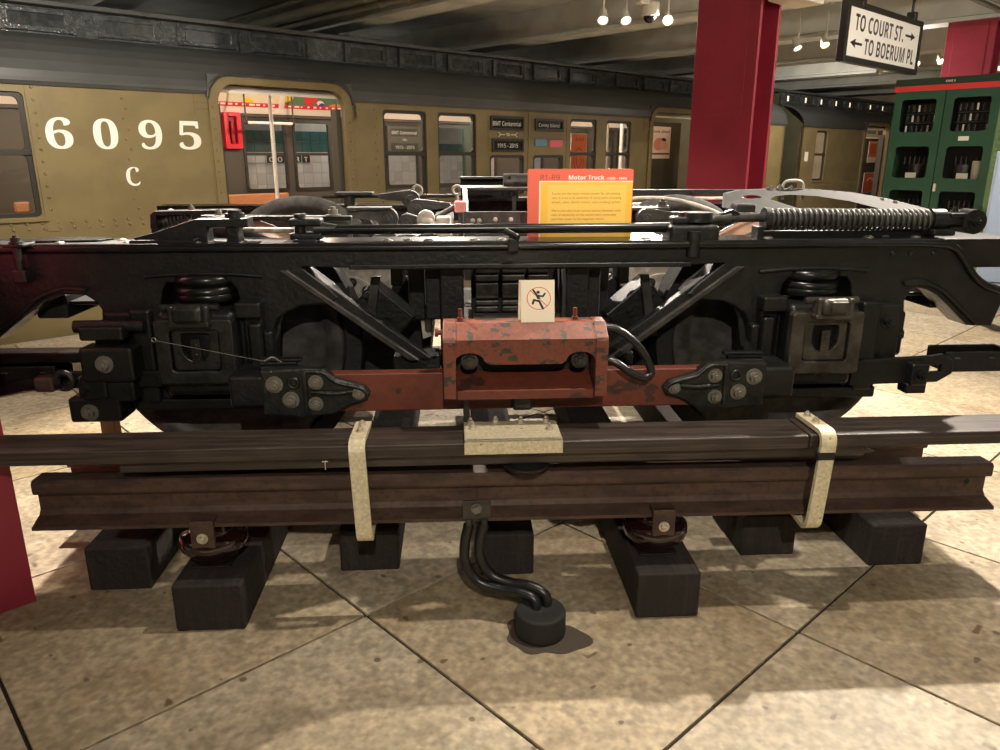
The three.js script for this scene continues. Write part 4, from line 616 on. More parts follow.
{ // brake rigging along the top
  const g = truck, z = -0.06, y = 1.106;
  const rod = part('brake_rod', cyl([-0.62, y, z], [0.54, y, z], 0.0155, 0.0155, 16), M.gloss, g, 'long thin horizontal brake rod');
  const clev = (x0, x1) => [RB(x0, x1, 1.118, 1.142, z - 0.035, z + 0.03, 0.008), RB(x0, x1, 1.075, 1.098, z - 0.035, z + 0.03, 0.008), cyl([(x0 + x1) / 2 - 0.02, 1.083, z], [(x0 + x1) / 2 - 0.02, 1.155, z], 0.018, 0.018, 14)];
  part('clevis', [...clev(-0.705, -0.605), cyl([-0.63, 1.108, z], [-0.56, 1.108, z], 0.026, 0.014, 16), RB(-0.69, -0.62, 1.06, 1.08, z - 0.02, z + 0.05, 0.004)], M.black, rod);
  part('clevis', [...clev(0.515, 0.64), RB(0.50, 0.66, 1.055, 1.118, z - 0.05, z + 0.06, 0.012), cyl([0.575, 1.02, z + 0.06], [0.575, 1.10, z + 0.06], 0.022), cyl([0.50, 1.106, z], [0.56, 1.112, z], 0.012, 0.026, 16), cyl([0.60, 1.125, z], [0.60, 1.155, z], 0.05, 0.05, 20)], M.black, rod);
  part('rod_clip', [RB(-0.022, 0.012, 1.04, 1.085, -0.02, 0.03, 0.006), cyl([-0.03, 1.105, 0.0], [0.01, 1.085, 0.03], 0.010)], M.black, rod);
  // slack adjuster with coil spring on the right
  const sa = part('adjuster_rod', [cyl([0.63, 1.13, z], [0.71, 1.138, z], 0.014, 0.020), cyl([0.71, 1.138, z], [0.83, 1.138, z], 0.0155, 0.0155, 20), cyl([0.83, 1.132, z], [1.40, 1.126, z], 0.022, 0.022, 20)], M.steel, g);
  part('rod_eye', [ext([[0.63, 1.105], [0.71, 1.12], [0.735, 1.150], [0.715, 1.160], [0.66, 1.138]], z - 0.014, z + 0.014, 0.004)], M.gloss, sa);
  const sp = []; const N = 30; for (let i = 0; i <= N * 12; i++) { const a = i / 12 * 2 * Math.PI; sp.push([0.838 + (1.385 - 0.838) * i / (N * 12), 1.132 - 0.006 * i / (N * 12) + 0.031 * Math.cos(a), z + 0.031 * Math.sin(a)]); }
  part('coil_spring', tube(sp, 0.0062, N * 12, 6), M.steel, sa, 'long dark coil spring');
  part('spring_seat', cyl([0.822, 1.132, z], [0.840, 1.132, z], 0.037, 0.037, 24), M.black, sa); part('spring_seat', [cyl([1.385, 1.126, z], [1.43, 1.126, z], 0.036, 0.036, 24), cyl([1.42, 1.126, z], [1.50, 1.124, z], 0.024, 0.024, 18), RB(1.375, 1.45, 1.08, 1.10, z - 0.05, z + 0.05, 0.006)], M.black, sa);
  part('end_clevis', [cyl([1.52, 1.122, z - 0.03], [1.52, 1.122, z + 0.035], 0.040, 0.040, 22), RB(1.44, 1.53, 1.135, 1.150, z - 0.035, z + 0.03, 0.005), RB(1.44, 1.53, 1.09, 1.105, z - 0.035, z + 0.03, 0.005), hex(1.52, 1.122, z + 0.035, 0.016), hex(1.47, 1.152, z, 0.010, 'y')], M.gloss, sa);
  part('spring_tray', [RB(0.82, 1.42, 1.068, 1.092, z - 0.05, z - 0.01, 0.004), RB(0.80, 0.82, 1.068, 1.11, z - 0.04, z + 0.02, 0.004)], M.black, sa);
  // left lever support
  const lv = part('lever_support', [ext([[-1.175, 1.068], [-1.175, 1.085], [-1.12, 1.098], [-0.985, 1.140], [-0.83, 1.142], [-0.83, 1.120], [-0.98, 1.122], [-0.985, 1.068]], z - 0.03, z + 0.04, 0.003), RB(-1.185, -0.985, 1.068, 1.082, z - 0.05, z + 0.06, 0.004), RB(-0.985, -0.955, 1.068, 1.13, z - 0.03, z + 0.04, 0.004), RB(-0.90, -0.86, 1.068, 1.125, z - 0.03, z + 0.03, 0.006)], M.black, g);
  part('lever_pin', [cyl([-0.875, 1.12, z], [-0.875, 1.158, z], 0.030, 0.030, 20), cyl([-0.875, 1.152, z], [-0.875, 1.168, z], 0.022, 0.022, 8), dome(-0.99, 1.082, z + 0.045, 0.014)], M.black, lv);
  const lever = part('brake_lever', [extY([[-1.06, -0.36], [-0.97, -0.33], [-0.54, -0.27], [-0.54, -0.235], [-0.98, -0.27], [-1.06, -0.31]], 1.118, 1.134, 0.003)], M.black, g);
  for (const [x, zz, r] of [[-0.60, -0.255, 0.018], [-1.0, -0.31, 0.012], [-0.95, -0.305, 0.010]]) part('lever_bolt', hex(x, 1.134, zz, r, 'y'), M.bolt, lever);
  part('pull_rod', [cyl([-0.87, 1.098, -0.15], [-0.70, 1.100, -0.10], 0.009), sph(-0.745, 1.105, -0.35, 0.022)], M.paleCast, lever);
  // spring tube behind, at the left
  const st = []; for (let i = 0; i <= 84; i++) { const a = i / 12 * 2 * Math.PI; st.push([-1.33 + 0.10 * i / 84, 1.078 + 0.026 * i / 84 + 0.020 * Math.cos(a), -0.7 + 0.020 * Math.sin(a)]); }
  const re = part('release_spring', tube(st, 0.006, 84, 6), M.steel, g); part('spring_bracket', [ext([[-1.37, 1.06], [-1.365, 1.11], [-1.35, 1.122], [-1.05, 1.128], [-1.05, 1.118], [-1.345, 1.110], [-1.355, 1.06]], -0.74, -0.66, 0.002), cyl([-1.33, 1.08, -0.7], [-1.36, 1.074, -0.7], 0.024), RB(-1.37, -1.345, 0.95, 1.07, -0.74, -0.66, 0.004)], M.black, re);
  part('bolt_head', [dome(-1.30, 1.123, -0.7, 0.014), hex(-1.22, 1.125, -0.7, 0.012, 'y')], M.bolt, re);
  // cast levers left of centre
  const castLever = (x, yy, zz, r, arm, mat, tilt = 0) => { const c = part('lever_casting', [cyl([x, yy, zz - 0.025], [x, yy, zz + 0.025], r, r, 28), ext(arm < 0 ? [[x + arm, yy + r * 0.55], [x, yy + r], [x + r * 0.7, yy - r * 0.7], [x - r * 0.3, yy - r * 0.2], [x + arm, yy + r * 0.15]] : [[x + arm, yy + r * 0.15], [x + r * 0.3, yy - r * 0.2], [x - r * 0.7, yy - r * 0.7], [x, yy + r], [x + arm, yy + r * 0.55]], zz - 0.018, zz + 0.018, 0.003)], mat, g); part('lever_boss', [cyl([x, yy, zz + 0.025], [x, yy, zz + 0.034], r * 0.55, r * 0.5, 20), hex(x, yy, zz + 0.034, r * 0.28)], mat, c); void tilt; return c; };
  castLever(-0.445, 1.098, -0.60, 0.040, -0.15, M.greyCast); castLever(-0.385, 1.140, -1.15, 0.040, -0.14, M.greyCast); castLever(-0.345, 1.118, -0.85, 0.038, 0.14, M.greyCast); castLever(-0.368, 1.085, -0.55, 0.034, 0.05, M.steel);
  part('lever_web', [RB(-0.60, -0.43, 1.132, 1.142, -0.64, -0.56, 0.003), RB(-0.60, -0.585, 1.0, 1.135, -0.62, -0.58, 0.004), RB(-0.50, -0.30, 0.98, 1.04, -0.95, -0.5, 0.008), ext([[-0.40, 1.06], [-0.34, 1.13], [-0.29, 1.10], [-0.30, 1.06]], -0.87, -0.84)], M.greyCast, g);
  part('brake_link', [cyl([-0.30, 1.075, -0.62], [-0.185, 1.140, -0.62], 0.011, 0.011, 12)], M.greyCast, g);
  part('valve_block', [RB(-0.325, -0.262, 1.04, 1.112, -0.56, -0.48, 0.02), RB(-0.256, -0.200, 1.03, 1.110, -0.56, -0.50, 0.008), cyl([-0.295, 1.10, -0.55], [-0.295, 1.10, -0.49], 0.034, 0.034, 20)], M.paleCast, g, 'pale cast valve block');
  part('junction_box', [RB(-0.186, -0.140, 1.120, 1.162, -0.62, -0.57, 0.004)], M.pinkTag, g, 'small pink box'); part('junction_post', RB(-0.172, -0.155, 1.0, 1.12, -0.605, -0.585, 0.003), M.greyCast, g);
  // cast levers right of centre, mostly behind the information panel
  castLever(0.470, 1.098, -0.55, 0.042, 0.12, M.black); castLever(0.455, 1.130, -1.1, 0.040, 0.14, M.steel); castLever(0.52, 1.108, -0.42, 0.036, 0.10, M.steel);
  part('lever_web', [RB(0.42, 0.62, 1.134, 1.146, -0.52, -0.44, 0.003), RB(0.43, 0.60, 0.98, 1.04, -0.95, -0.45, 0.008), hex(0.60, 1.146, -0.48, 0.016, 'y'), RB(0.575, 0.66, 1.11, 1.13, -0.46, -0.42, 0.005)], M.steel, g);
  part('brake_hose', tube([[0.45, 1.15, -0.7], [0.56, 1.168, -0.66], [0.68, 1.164, -0.6], [0.78, 1.138, -0.55], [0.85, 1.10, -0.5], [0.87, 1.04, -0.48]], 0.008, 40, 8), M.paleCast, g);
  // arched end plate with lens-shaped hole
  const ao = [[0.800, 1.150], [0.835, 1.192], [0.90, 1.203], [1.05, 1.208], [1.20, 1.205], [1.33, 1.194], [1.45, 1.172], [1.56, 1.140], [1.64, 1.112], [1.60, 1.098], [1.40, 1.098], [1.20, 1.108], [1.0, 1.126], [0.90, 1.138]];
  const ah = [[0.985, 1.176], [1.02, 1.188], [1.08, 1.192], [1.18, 1.187], [1.29, 1.170], [1.38, 1.146], [1.42, 1.130], [1.32, 1.118], [1.20, 1.122], [1.08, 1.140]];
  const ap = prep(ext(ao.slice().reverse(), -0.33, -0.30, 0.003, [ell(0.925, 1.182, 0.040, 0.009, 20), ah])); { const p = ap.attributes.position; for (let i = 0; i < p.count; i++) p.setZ(i, p.getZ(i) - (p.getY(i) - 1.12) * 2.2); ap.computeVertexNormals(); }
  const arch = part('end_arch', ap, M.archCast, g, 'grey arched end casting with a lens-shaped opening');
  part('arch_leg', RB(0.83, 0.90, 0.95, 1.165, -0.44, -0.32, 0.01), M.blackDull, arch); part('arch_leg', RB(1.46, 1.52, 0.95, 1.12, -0.38, -0.28, 0.01), M.blackDull, arch);
  part('grab_handle', tube([[1.070, 1.17, -0.50], [1.068, 1.222, -0.50], [1.078, 1.236, -0.50], [1.135, 1.236, -0.50], [1.146, 1.222, -0.50], [1.148, 1.165, -0.50]], 0.006, 50, 8), M.paleCast, arch); part('handle_bolt', [hex(1.02, 1.202, -0.50, 0.012, 'y'), hex(1.055, 1.202, -0.50, 0.012, 'y'), hex(1.10, 1.20, -0.50, 0.012, 'y'), hex(1.42, 1.155, -0.42, 0.013, 'y'), hex(1.46, 1.148, -0.40, 0.013, 'y')], M.bolt, arch);
  // far side bars
  part('far_brake_bar', [RB(0.30, 1.50, 1.118, 1.150, -1.90, -1.86, 0.004), ...[0.75, 0.95, 1.15, 1.35].map(x => hex(x, 1.135, -1.86, 0.009)), RB(0.45, 0.47, 1.0, 1.12, -1.90, -1.87, 0.004), RB(1.40, 1.42, 1.0, 1.12, -1.90, -1.87, 0.004)], M.black, g);
  part('far_timber_strip', RB(0.25, 1.42, 1.098, 1.112, -1.86, -1.80, 0.003), M.paleCast, g); part('strip_stay', [RB(0.28, 0.31, 0.98, 1.10, -1.90, -1.82, 0.004), RB(1.32, 1.35, 0.98, 1.10, -1.90, -1.82, 0.004)], M.black, g);
  part('far_brake_rod', [cyl([-0.90, 1.118, -1.84], [-0.17, 1.122, -1.84], 0.009), cyl([-0.75, 1.135, -1.80], [-0.75, 1.04, -1.80], 0.03), RB(-0.82, -0.62, 1.128, 1.145, -1.85, -1.74, 0.006)], M.greyCast, g);
  for (const x of [-0.387, -0.171]) part('lifting_eye', [new THREE.TorusGeometry(0.024, 0.0085, 8, 20).translate(x, 1.150, -1.82), cyl([x, 1.06, -1.82], [x, 1.13, -1.82], 0.010)], M.paleCast, g);
}
{ // end gear: hangers and pull bars at both ends
  const g = truck;
  for (const q of [1, -1]) {
    const fx = (x) => q > 0 ? x : 2 * CX - x; const rb = (x0, x1, y0, y1, z0, z1, r = 0.006) => RB(Math.min(fx(x0), fx(x1)), Math.max(fx(x0), fx(x1)), y0, y1, z0, z1, r);
    const b = part('pull_bar', q > 0 ? [ext([[1.13, 0.672], [1.40, 0.685], [1.44, 0.690], [1.475, 0.668], [1.475, 0.628], [1.43, 0.600], [1.13, 0.594]], 0.03, 0.05, 0.003, [[[1.395, 0.628], [1.44, 0.630], [1.44, 0.662], [1.395, 0.660]]])] : [rb(1.13, 1.42, 0.625, 0.680, 0.03, 0.05)], M.black, g);
    part('bar_end', [rb(1.455, 1.70, 0.628, 0.698, 0.03, 0.042), rb(1.455, 1.70, 0.628, 0.698, -0.07, -0.058), rb(1.69, 1.702, 0.628, 0.698, -0.07, 0.042), rb(1.455, 1.70, 0.628, 0.640, -0.07, 0.042)], M.black, b);
    part('bar_lug', [rb(1.48, 1.50, 0.675, 0.681, 0.042, 0.05), rb(1.60, 1.62, 0.675, 0.681, 0.042, 0.05)], M.steel, b);
    part('bar_clamp', [rb(1.315, 1.375, 0.595, 0.672, 0.045, 0.085, 0.008), rb(1.31, 1.38, 0.565, 0.600, 0.02, 0.075, 0.006), hex(fx(1.345), 0.635, 0.085, 0.016)], M.black, b);
    const h = part('end_hanger', [rb(1.20, 1.30, 0.60, 0.86, -0.10, 0.01, 0.012), rb(1.27, 1.36, 0.66, 0.82, -0.20, -0.06, 0.015)], M.black, g);
    part('hanger_bolt', hex(fx(1.33), 0.74, -0.06, 0.018), M.black, h); part('hanger_bolt', hex(fx(1.25), 0.80, 0.01, 0.016), M.black, h);
    part('end_sill', [RB(Math.min(fx(1.46), fx(1.56)), Math.max(fx(1.46), fx(1.56)), 0.82, 0.90, -1.90, -0.10, 0.008)], M.blackDull, g);
    part('sill_plate', [rb(1.32, 1.56, 0.862, 0.874, -0.6, -0.12, 0.003), ...(q > 0 ? [rb(1.50, 1.78, 0.955, 1.055, -0.6, -0.14, 0.004)] : [])], M.black, g);
  }
  const hl = part('air_hanger', [RB(-1.335, -1.175, 0.66, 0.770, 0.02, 0.11, 0.012), RB(-1.35, -1.27, 0.60, 0.68, 0.0, 0.10, 0.010), RB(-1.40, -1.24, 0.525, 0.605, -0.02, 0.09, 0.010), RB(-1.30, -1.19, 0.59, 0.66, 0.0, 0.09, 0.010), cyl([-1.15, 0.825, 0.05], [-1.36, 0.825, 0.05], 0.020), RB(-1.33, -1.20, 0.79, 0.832, 0.0, 0.10, 0.008), RB(-1.31, -1.23, 0.75, 0.83, -0.05, 0.05, 0.01)], M.black, g);
  part('hanger_ring', new THREE.TorusGeometry(0.026, 0.010, 8, 24).translate(-1.415, 0.655, 0.06), M.steel, hl); part('bolt', hex(-1.26, 0.72, 0.11, 0.018), M.bolt, hl); part('bolt', hex(-1.335, 0.56, 0.09, 0.018), M.bolt, hl);
  part('old_block', RB(-1.50, -1.44, 0.622, 0.672, 0.01, 0.08, 0.01), M.rust, hl); part('air_pipe', tube([[-1.42, 0.645, 0.05], [-1.52, 0.642, 0.05], [-1.62, 0.622, 0.04], [-1.75, 0.60, 0.03]], 0.024, 24, 10), M.black, hl);
  part('far_bar', RB(-1.80, -1.36, 0.700, 0.735, -0.06, 0.02, 0.006), M.gloss, hl);
}
{ // safety wire on the left box
  const t = thing('tie_wire', 'thin pale wire strung across the left journal box', 'wire', frameT, [-0.9, 0.79, 0.26]);
  part('wire', [cyl([-1.055, 0.818, 0.22], [-0.742, 0.762, 0.26], 0.0011, 0.0011, 6), new THREE.TorusGeometry(0.006, 0.0014, 6, 14).translate(-1.06, 0.820, 0.22), tube([[-0.742, 0.762, 0.26], [-0.72, 0.772, 0.255], [-0.70, 0.750, 0.23]], 0.003, 14, 6)], M.bolt, t);
}
{ // information panel
  const x0 = 0.052, x1 = 0.398, y0 = 1.068, y1 = 1.290, z = -0.115;
  const t = thing('information_panel', 'orange and yellow information panel standing on the truck', 'sign', frameT, [(x0 + x1) / 2, y0, z]);
  const tx = canvasTex(1024, 720, (g, w, h) => {
    g.fillStyle = '#e66c55'; g.fillRect(0, 0, w, h); g.fillStyle = '#f0ece0'; g.fillRect(106, 118, w - 106, h - 118); g.fillStyle = '#f5c24a'; g.fillRect(118, 130, w - 118, h - 130); g.fillStyle = '#f9cc66'; g.fillRect(190, 160, w - 250, h - 160);
    g.textBaseline = 'alphabetic'; g.fillStyle = '#8a5242'; g.font = '76px sans-serif'; g.fillText('R1-R9', 110, 108); g.fillStyle = '#f7f1e6'; g.font = 'bold 60px sans-serif'; g.fillText('Motor Truck', 388, 104); g.font = 'bold 34px sans-serif'; g.fillText('(1930 - 1940)', 765, 104);
    g.fillStyle = '#8a5f1c'; g.font = '31px sans-serif'; const L = ['Trucks are the basic motive power for all subway', 'cars. A truck is an assembly of many parts including', 'wheels, axles, electric motors, and a braking system.', '', 'The truck\u2019s electrical current passes between with', 'rails of electricity to the motorman\u2019s controller', 'and then down to the negative return.']; L.forEach((s, i) => g.fillText(s, 228, 262 + i * 45, 690));
  });
  part('board', ext(rrect(x0, x1, y0, y1, 0.008, 3), z - 0.006, z), P({ color: 0xd8604c, roughness: 0.5 }), t);
  sheet('printed_face', x0 + 0.002, x1 - 0.002, y0 + 0.002, y1 - 0.002, z + 0.0008, tx, t, 0.35);
  part('foot', [RB(x0 + 0.05, x0 + 0.07, y0, y0 + 0.05, z - 0.06, z - 0.006, 0.002, 1), RB(x1 - 0.07, x1 - 0.05, y0, y0 + 0.05, z - 0.06, z - 0.006, 0.002, 1)], M.black, t);
}
{ // no climbing card
  const x0 = 0.002, x1 = 0.100, y0 = 0.863, y1 = 0.985, z = 0.228;
  const t = thing('warning_card', 'cream folded card with a red no-climbing symbol on the housing', 'sign', frameT, [0.05, y0, z]);
  const tx = canvasTex(384, 512, (g, w, h) => {
    g.fillStyle = '#eadfc6'; g.fillRect(0, 0, w, h); g.strokeStyle = '#c8363c'; g.lineWidth = 8; g.beginPath(); g.arc(w * 0.53, h * 0.43, 134, 0, 7); g.stroke(); g.beginPath(); g.moveTo(w * 0.53 - 95, h * 0.43 - 95); g.lineTo(w * 0.53 + 95, h * 0.43 + 95); g.stroke();
    g.strokeStyle = g.fillStyle = '#1f1c18'; g.lineCap = 'round'; g.lineJoin = 'round'; const X = (a) => (a - 145) / 415 * w, Y = (b) => (b - 112) / 548 * h; const ln = (p, l) => { g.lineWidth = l; g.beginPath(); p.forEach((q, i) => i ? g.lineTo(X(q[0]), Y(q[1])) : g.moveTo(X(q[0]), Y(q[1]))); g.stroke(); };
    g.beginPath(); g.arc(X(357), Y(268), 19, 0, 7); g.fill(); ln([[295, 240], [345, 310], [415, 322], [440, 285]], 22); ln([[350, 318], [365, 352]], 34); ln([[290, 415], [305, 368], [370, 385], [415, 480]], 26);
    g.fillStyle = '#eadfc6'; g.fillRect(X(330), Y(356), 44, 8);
  });
  const lean = (yy, s) => z + s * 0.018 * (1 - (yy - y0) / (y1 - y0));
  part('front_leaf', extX([[lean(y0, 1), y0], [lean(y0, 1) - 0.002, y0], [z - 0.001, y1], [z + 0.001, y1]], x0, x1), P({ color: 0xe8dcc2, roughness: 0.6 }), t);
  part('back_leaf', extX([[lean(y0, -1), y0], [z - 0.001, y1], [z + 0.001, y1], [lean(y0, -1) + 0.002, y0]], x0 - 0.006, x1 - 0.004), P({ color: 0xe8dcc2, roughness: 0.6 }), t);
  const sh = sheet('printed_symbol', x0, x1, y0, y1, z, tx, t, 0.6); const bb = bases.get(t); sh.geometry.translate(-((x0 + x1) / 2 - bb[0]), -((y0 + y1) / 2 - bb[1]), -(z - bb[2])); sh.rotation.x = -Math.atan2(0.018, y1 - y0); sh.position.set((x0 + x1) / 2 - bb[0], (y0 + y1) / 2 - bb[1], z - bb[2] + 0.0102);
}

// ================================================================== CABINET, SIGN, DISPLAY BOARD
{
  const u0 = 8.3, u1 = 8.75, n0 = 2.18, n1 = 3.107, H = 2.05;
  const c = thing('display_cabinet', 'tall green cabinet with glazed doors full of switchgear', 'cabinet', frameG, [u0, 0, -(n0 + n1) / 2]);
  // local drawing plane: a = across from left (n1) to right (n0)
  const zA = (a) => -n1 + a, W = n1 - n0;
  const faceExt = (pts, d0, d1, bev, holes = []) => { const g = ext(pts, d0, d1, bev, holes); g.rotateY(-Math.PI / 2); g.translate(u0, 0, -n1); return g; };   // (a,y) with depth -> +z of shape points to -u
  part('back', B(u1 - 0.02, u1, 0, H - 0.1, -n1, -n0), M.green, c); part('side', B(u0, u1, 0, H - 0.1, -n1, -n1 + 0.02), M.green, c);
  const rs = part('side', B(u0, u1, 0, H - 0.1, -n0 - 0.02, -n0), M.greenPale, c, 'pale green louvred side');
  for (let i = 0; i < 12; i++) part('louvre', RB(u0 + 0.06, u1 - 0.06, 1.18 + i * 0.05, 1.205 + i * 0.05, -n0 - 0.002, -n0 + 0.012, 0.004, 1), M.greenPale, rs);
  part('top', B(u0 - 0.01, u1, H - 0.1, H, -n1 - 0.01, -n0 + 0.01), M.greenDark, c); part('plinth', B(u0 + 0.02, u1, 0, 0.08, -n1 + 0.02, -n0 - 0.02), M.greenDark, c);
  part('stripe', faceExt([[-0.01, H - 0.115], [W + 0.01, H - 0.115], [W + 0.01, H - 0.065], [-0.01, H - 0.065]], 0.012, 0.018, 0), M.redStripe, c, 'red stripe');
  { const m = sheet('case_lettering', -0.09, 0.09, -0.016, 0.016, 0, canvasTex(256, 48, (g, w, h) => { g.fillStyle = '#1c3a28'; g.fillRect(0, 0, w, h); g.fillStyle = '#e6e2d4'; g.font = 'bold 38px sans-serif'; g.textAlign = 'center'; g.textBaseline = 'middle'; g.fillText('CASE 6', w / 2, h / 2 + 2); }), c); const b = bases.get(c); m.geometry.translate(b[0], b[1], b[2]); m.rotation.y = -Math.PI / 2; m.position.set(u0 - 0.0125 - b[0], H - 0.035 - b[1], zA(W * 0.52) - b[2]); }
  const half = W / 2; const rows = [[1.555, 1.86], [1.12, 1.42], [0.72, 1.0], [0.32, 0.6]];
  for (const k of [0, 1]) {
    const a0 = k * half + 0.004, a1 = (k + 1) * half - 0.004; const hol = rows.map(r => rrect(a0 + 0.07, a1 - 0.07, r[0], r[1], 0.03, 3));
    const d = part('door', faceExt([[a0, 0.09], [a1, 0.09], [a1, H - 0.115], [a0, H - 0.115]], 0, 0.018, 0, hol), M.green, c);
    for (const r of rows) part('pane', faceExt([[a0 + 0.06, r[0] - 0.01], [a1 - 0.06, r[0] - 0.01], [a1 - 0.06, r[1] + 0.01], [a0 + 0.06, r[1] + 0.01]], 0.004, 0.008, 0), M.glass, d);
    if (k) { part('handle', [faceExt(rrect(a0 + 0.015, a0 + 0.03, 1.0, 1.07, 0.004, 2), 0.018, 0.04, 0.002)], M.porcelain, d); part('label_plate', faceExt([[a0 + 0.16, 1.47], [a0 + 0.25, 1.47], [a0 + 0.25, 1.51], [a0 + 0.16, 1.51]], 0.018, 0.021, 0), M.numeral, d); }
  }
  part('inner_back', B(u0 + 0.38, u0 + 0.39, 0.1, H - 0.1, -n1 + 0.02, -n0 - 0.02), M.cabIn, c);
  rows.forEach((r, ri) => part('shelf', B(u0 + 0.03, u0 + 0.38, r[0] - 0.05, r[0] - 0.035, -n1 + 0.02, -n0 - 0.02), M.cabIn, c));
  // contents: relays, standing on the shelves
  rows.forEach((r, ri) => { for (const k of [0, 1]) {
    const cz = zA(k * half + half / 2), yb = r[0] - 0.035, hh = r[1] - r[0];
    const names = ['row of white fuses in the upper left pane of the green cabinet', 'row of white fuses in the upper right pane of the green cabinet', 'relay with pale plate in the second left pane of the green cabinet', 'relay beside white jar in the second right pane of the green cabinet', 'relay with yellow plate in the third left pane of the green cabinet', 'relay with yellow plate in the third right pane of the green cabinet', 'relay behind the lowest left pane of the green cabinet', 'relay behind the lowest right pane of the green cabinet'];
    const th = thing(ri ? 'relay' : 'fuse_bank', names[ri * 2 + k], ri ? 'relay' : 'fuse bank', frameG, [u0 + 0.15, yb, cz], 'switchgear in the green cabinet');
    part('base', B(u0 + 0.02, u0 + 0.30, yb, yb + 0.03, cz - 0.15, cz + 0.15), M.blackDull, th);
    if (!ri) { part('panel', B(u0 + 0.14, u0 + 0.16, yb + 0.03, yb + hh, cz - 0.15, cz + 0.15), M.blackDull, th); for (let j = 0; j < 3; j++) for (let i = 0; i < 6; i++) { const z = cz - 0.125 + i * 0.05, y = yb + 0.07 + j * 0.095; part(j === 0 && i % 2 ? 'fuse' : 'contact', cyl([u0 + 0.09, y - 0.03, z], [u0 + 0.09, y + 0.03, z], 0.010 + 0.006 * ((i + j + k) % 2), 0.008, 8), (i * 3 + j * 5 + k) % 4 === 0 ? M.porcelain : M.steel, th); } part('bus_bar', [B(u0 + 0.085, u0 + 0.14, yb + 0.12, yb + 0.13, cz - 0.15, cz + 0.15), B(u0 + 0.085, u0 + 0.14, yb + 0.21, yb + 0.22, cz - 0.15, cz + 0.15)], M.steel, th); }
    else { part('coil', cyl([u0 + 0.13, yb + 0.03, cz + (k ? -0.03 : 0.02)], [u0 + 0.13, yb + hh * 0.55, cz + (k ? -0.03 : 0.02)], 0.07, 0.07, 18), M.steel, th); for (let i = 0; i < 5; i++) part('terminal', [cyl([u0 + 0.09, yb + hh * 0.55, cz - 0.09 + i * 0.045], [u0 + 0.09, yb + hh * 0.8, cz - 0.09 + i * 0.045], 0.007, 0.005, 8)], M.greyCast, th); part('name_plate', B(u0 + 0.035, u0 + 0.04, yb + 0.035, yb + 0.085, cz - 0.05, cz + 0.05), ri === 2 ? M.brass : M.porcelain, th); if (ri === 1 && k) part('jar', cyl([u0 + 0.1, yb + 0.03, cz + 0.10], [u0 + 0.1, yb + 0.2, cz + 0.10], 0.045, 0.045, 18), M.porcelain, th); }
  } });
}
{ // direction sign
  const n = 2.66, u0 = 5.94, u1 = 7.42, y0 = 2.01, y1 = 2.425;
  const s = thing('direction_sign', 'white hanging sign with black lettering and arrows in dark frame', 'sign', frameG, [(u0 + u1) / 2, y0, -n]);
  part('frame', ext([[u0, y0], [u1, y0], [u1, y1], [u0, y1]], -n - 0.03, -n + 0.03, 0.004, [[[u0 + 0.035, y0 + 0.035], [u1 - 0.035, y0 + 0.035], [u1 - 0.035, y1 - 0.035], [u0 + 0.035, y1 - 0.035]]]), M.frameDark, s);
  part('panel', B(u0 + 0.03, u1 - 0.03, y0 + 0.03, y1 - 0.03, -n - 0.02, -n + 0.018), M.numeral, s);
  sheet('lettering', u0 + 0.034, u1 - 0.034, y0 + 0.034, y1 - 0.034, -n + 0.0188, canvasTex(1440, 352, (g, w, h) => {
    g.fillStyle = '#f2efe8'; g.fillRect(0, 0, w, h); g.fillStyle = '#1a1a1a'; g.textBaseline = 'middle'; const t = (str, x, y, wd, hh) => { g.save(); g.translate(x, y); g.font = 'bold 100px sans-serif'; const m = g.measureText(str).width; g.scale(wd / m, hh / 74); g.fillText(str, 0, 4); g.restore(); };
    t('TO COURT ST.', 120, 96, 980, 118); t('TO BOERUM PL', 330, 252, 1050, 118);
    const ar = (x, y, d) => { g.beginPath(); g.moveTo(x, y - 9); g.lineTo(x + d * 130, y - 9); g.lineTo(x + d * 120, y - 34); g.lineTo(x + d * 220, y); g.lineTo(x + d * 120, y + 34); g.lineTo(x + d * 130, y + 9); g.lineTo(x, y + 9); g.closePath(); g.fill(); }; ar(1130, 100, 1); ar(290, 250, -1);
  }), s, 0.35);
  for (const x of [u0 + 0.25, u1 - 0.2]) { const h = part('hanger', [cyl([x, y1, -n], [x, 2.95, -n], 0.012), RB(x - 0.03, x + 0.03, y1 - 0.03, y1 + 0.06, -n - 0.035, -n + 0.035, 0.006)], M.frameDark, s); void h; }
}
{ // pale blue board at the right edge
  const b = thing('display_board', 'pale blue free-standing board at the right edge', 'board', frameW, [4.25, 0, -6.0]);
  part('panel', RB(3.83, 4.75, 0.12, 1.365, -6.03, -6.0, 0.006), M.paleBlue, b); for (const x of [3.95, 4.63]) part('foot', [RB(x - 0.03, x + 0.03, 0, 0.14, -6.03, -6.0, 0.004), RB(x - 0.03, x + 0.03, 0, 0.03, -6.25, -5.78, 0.004)], M.greyCast, b);
}

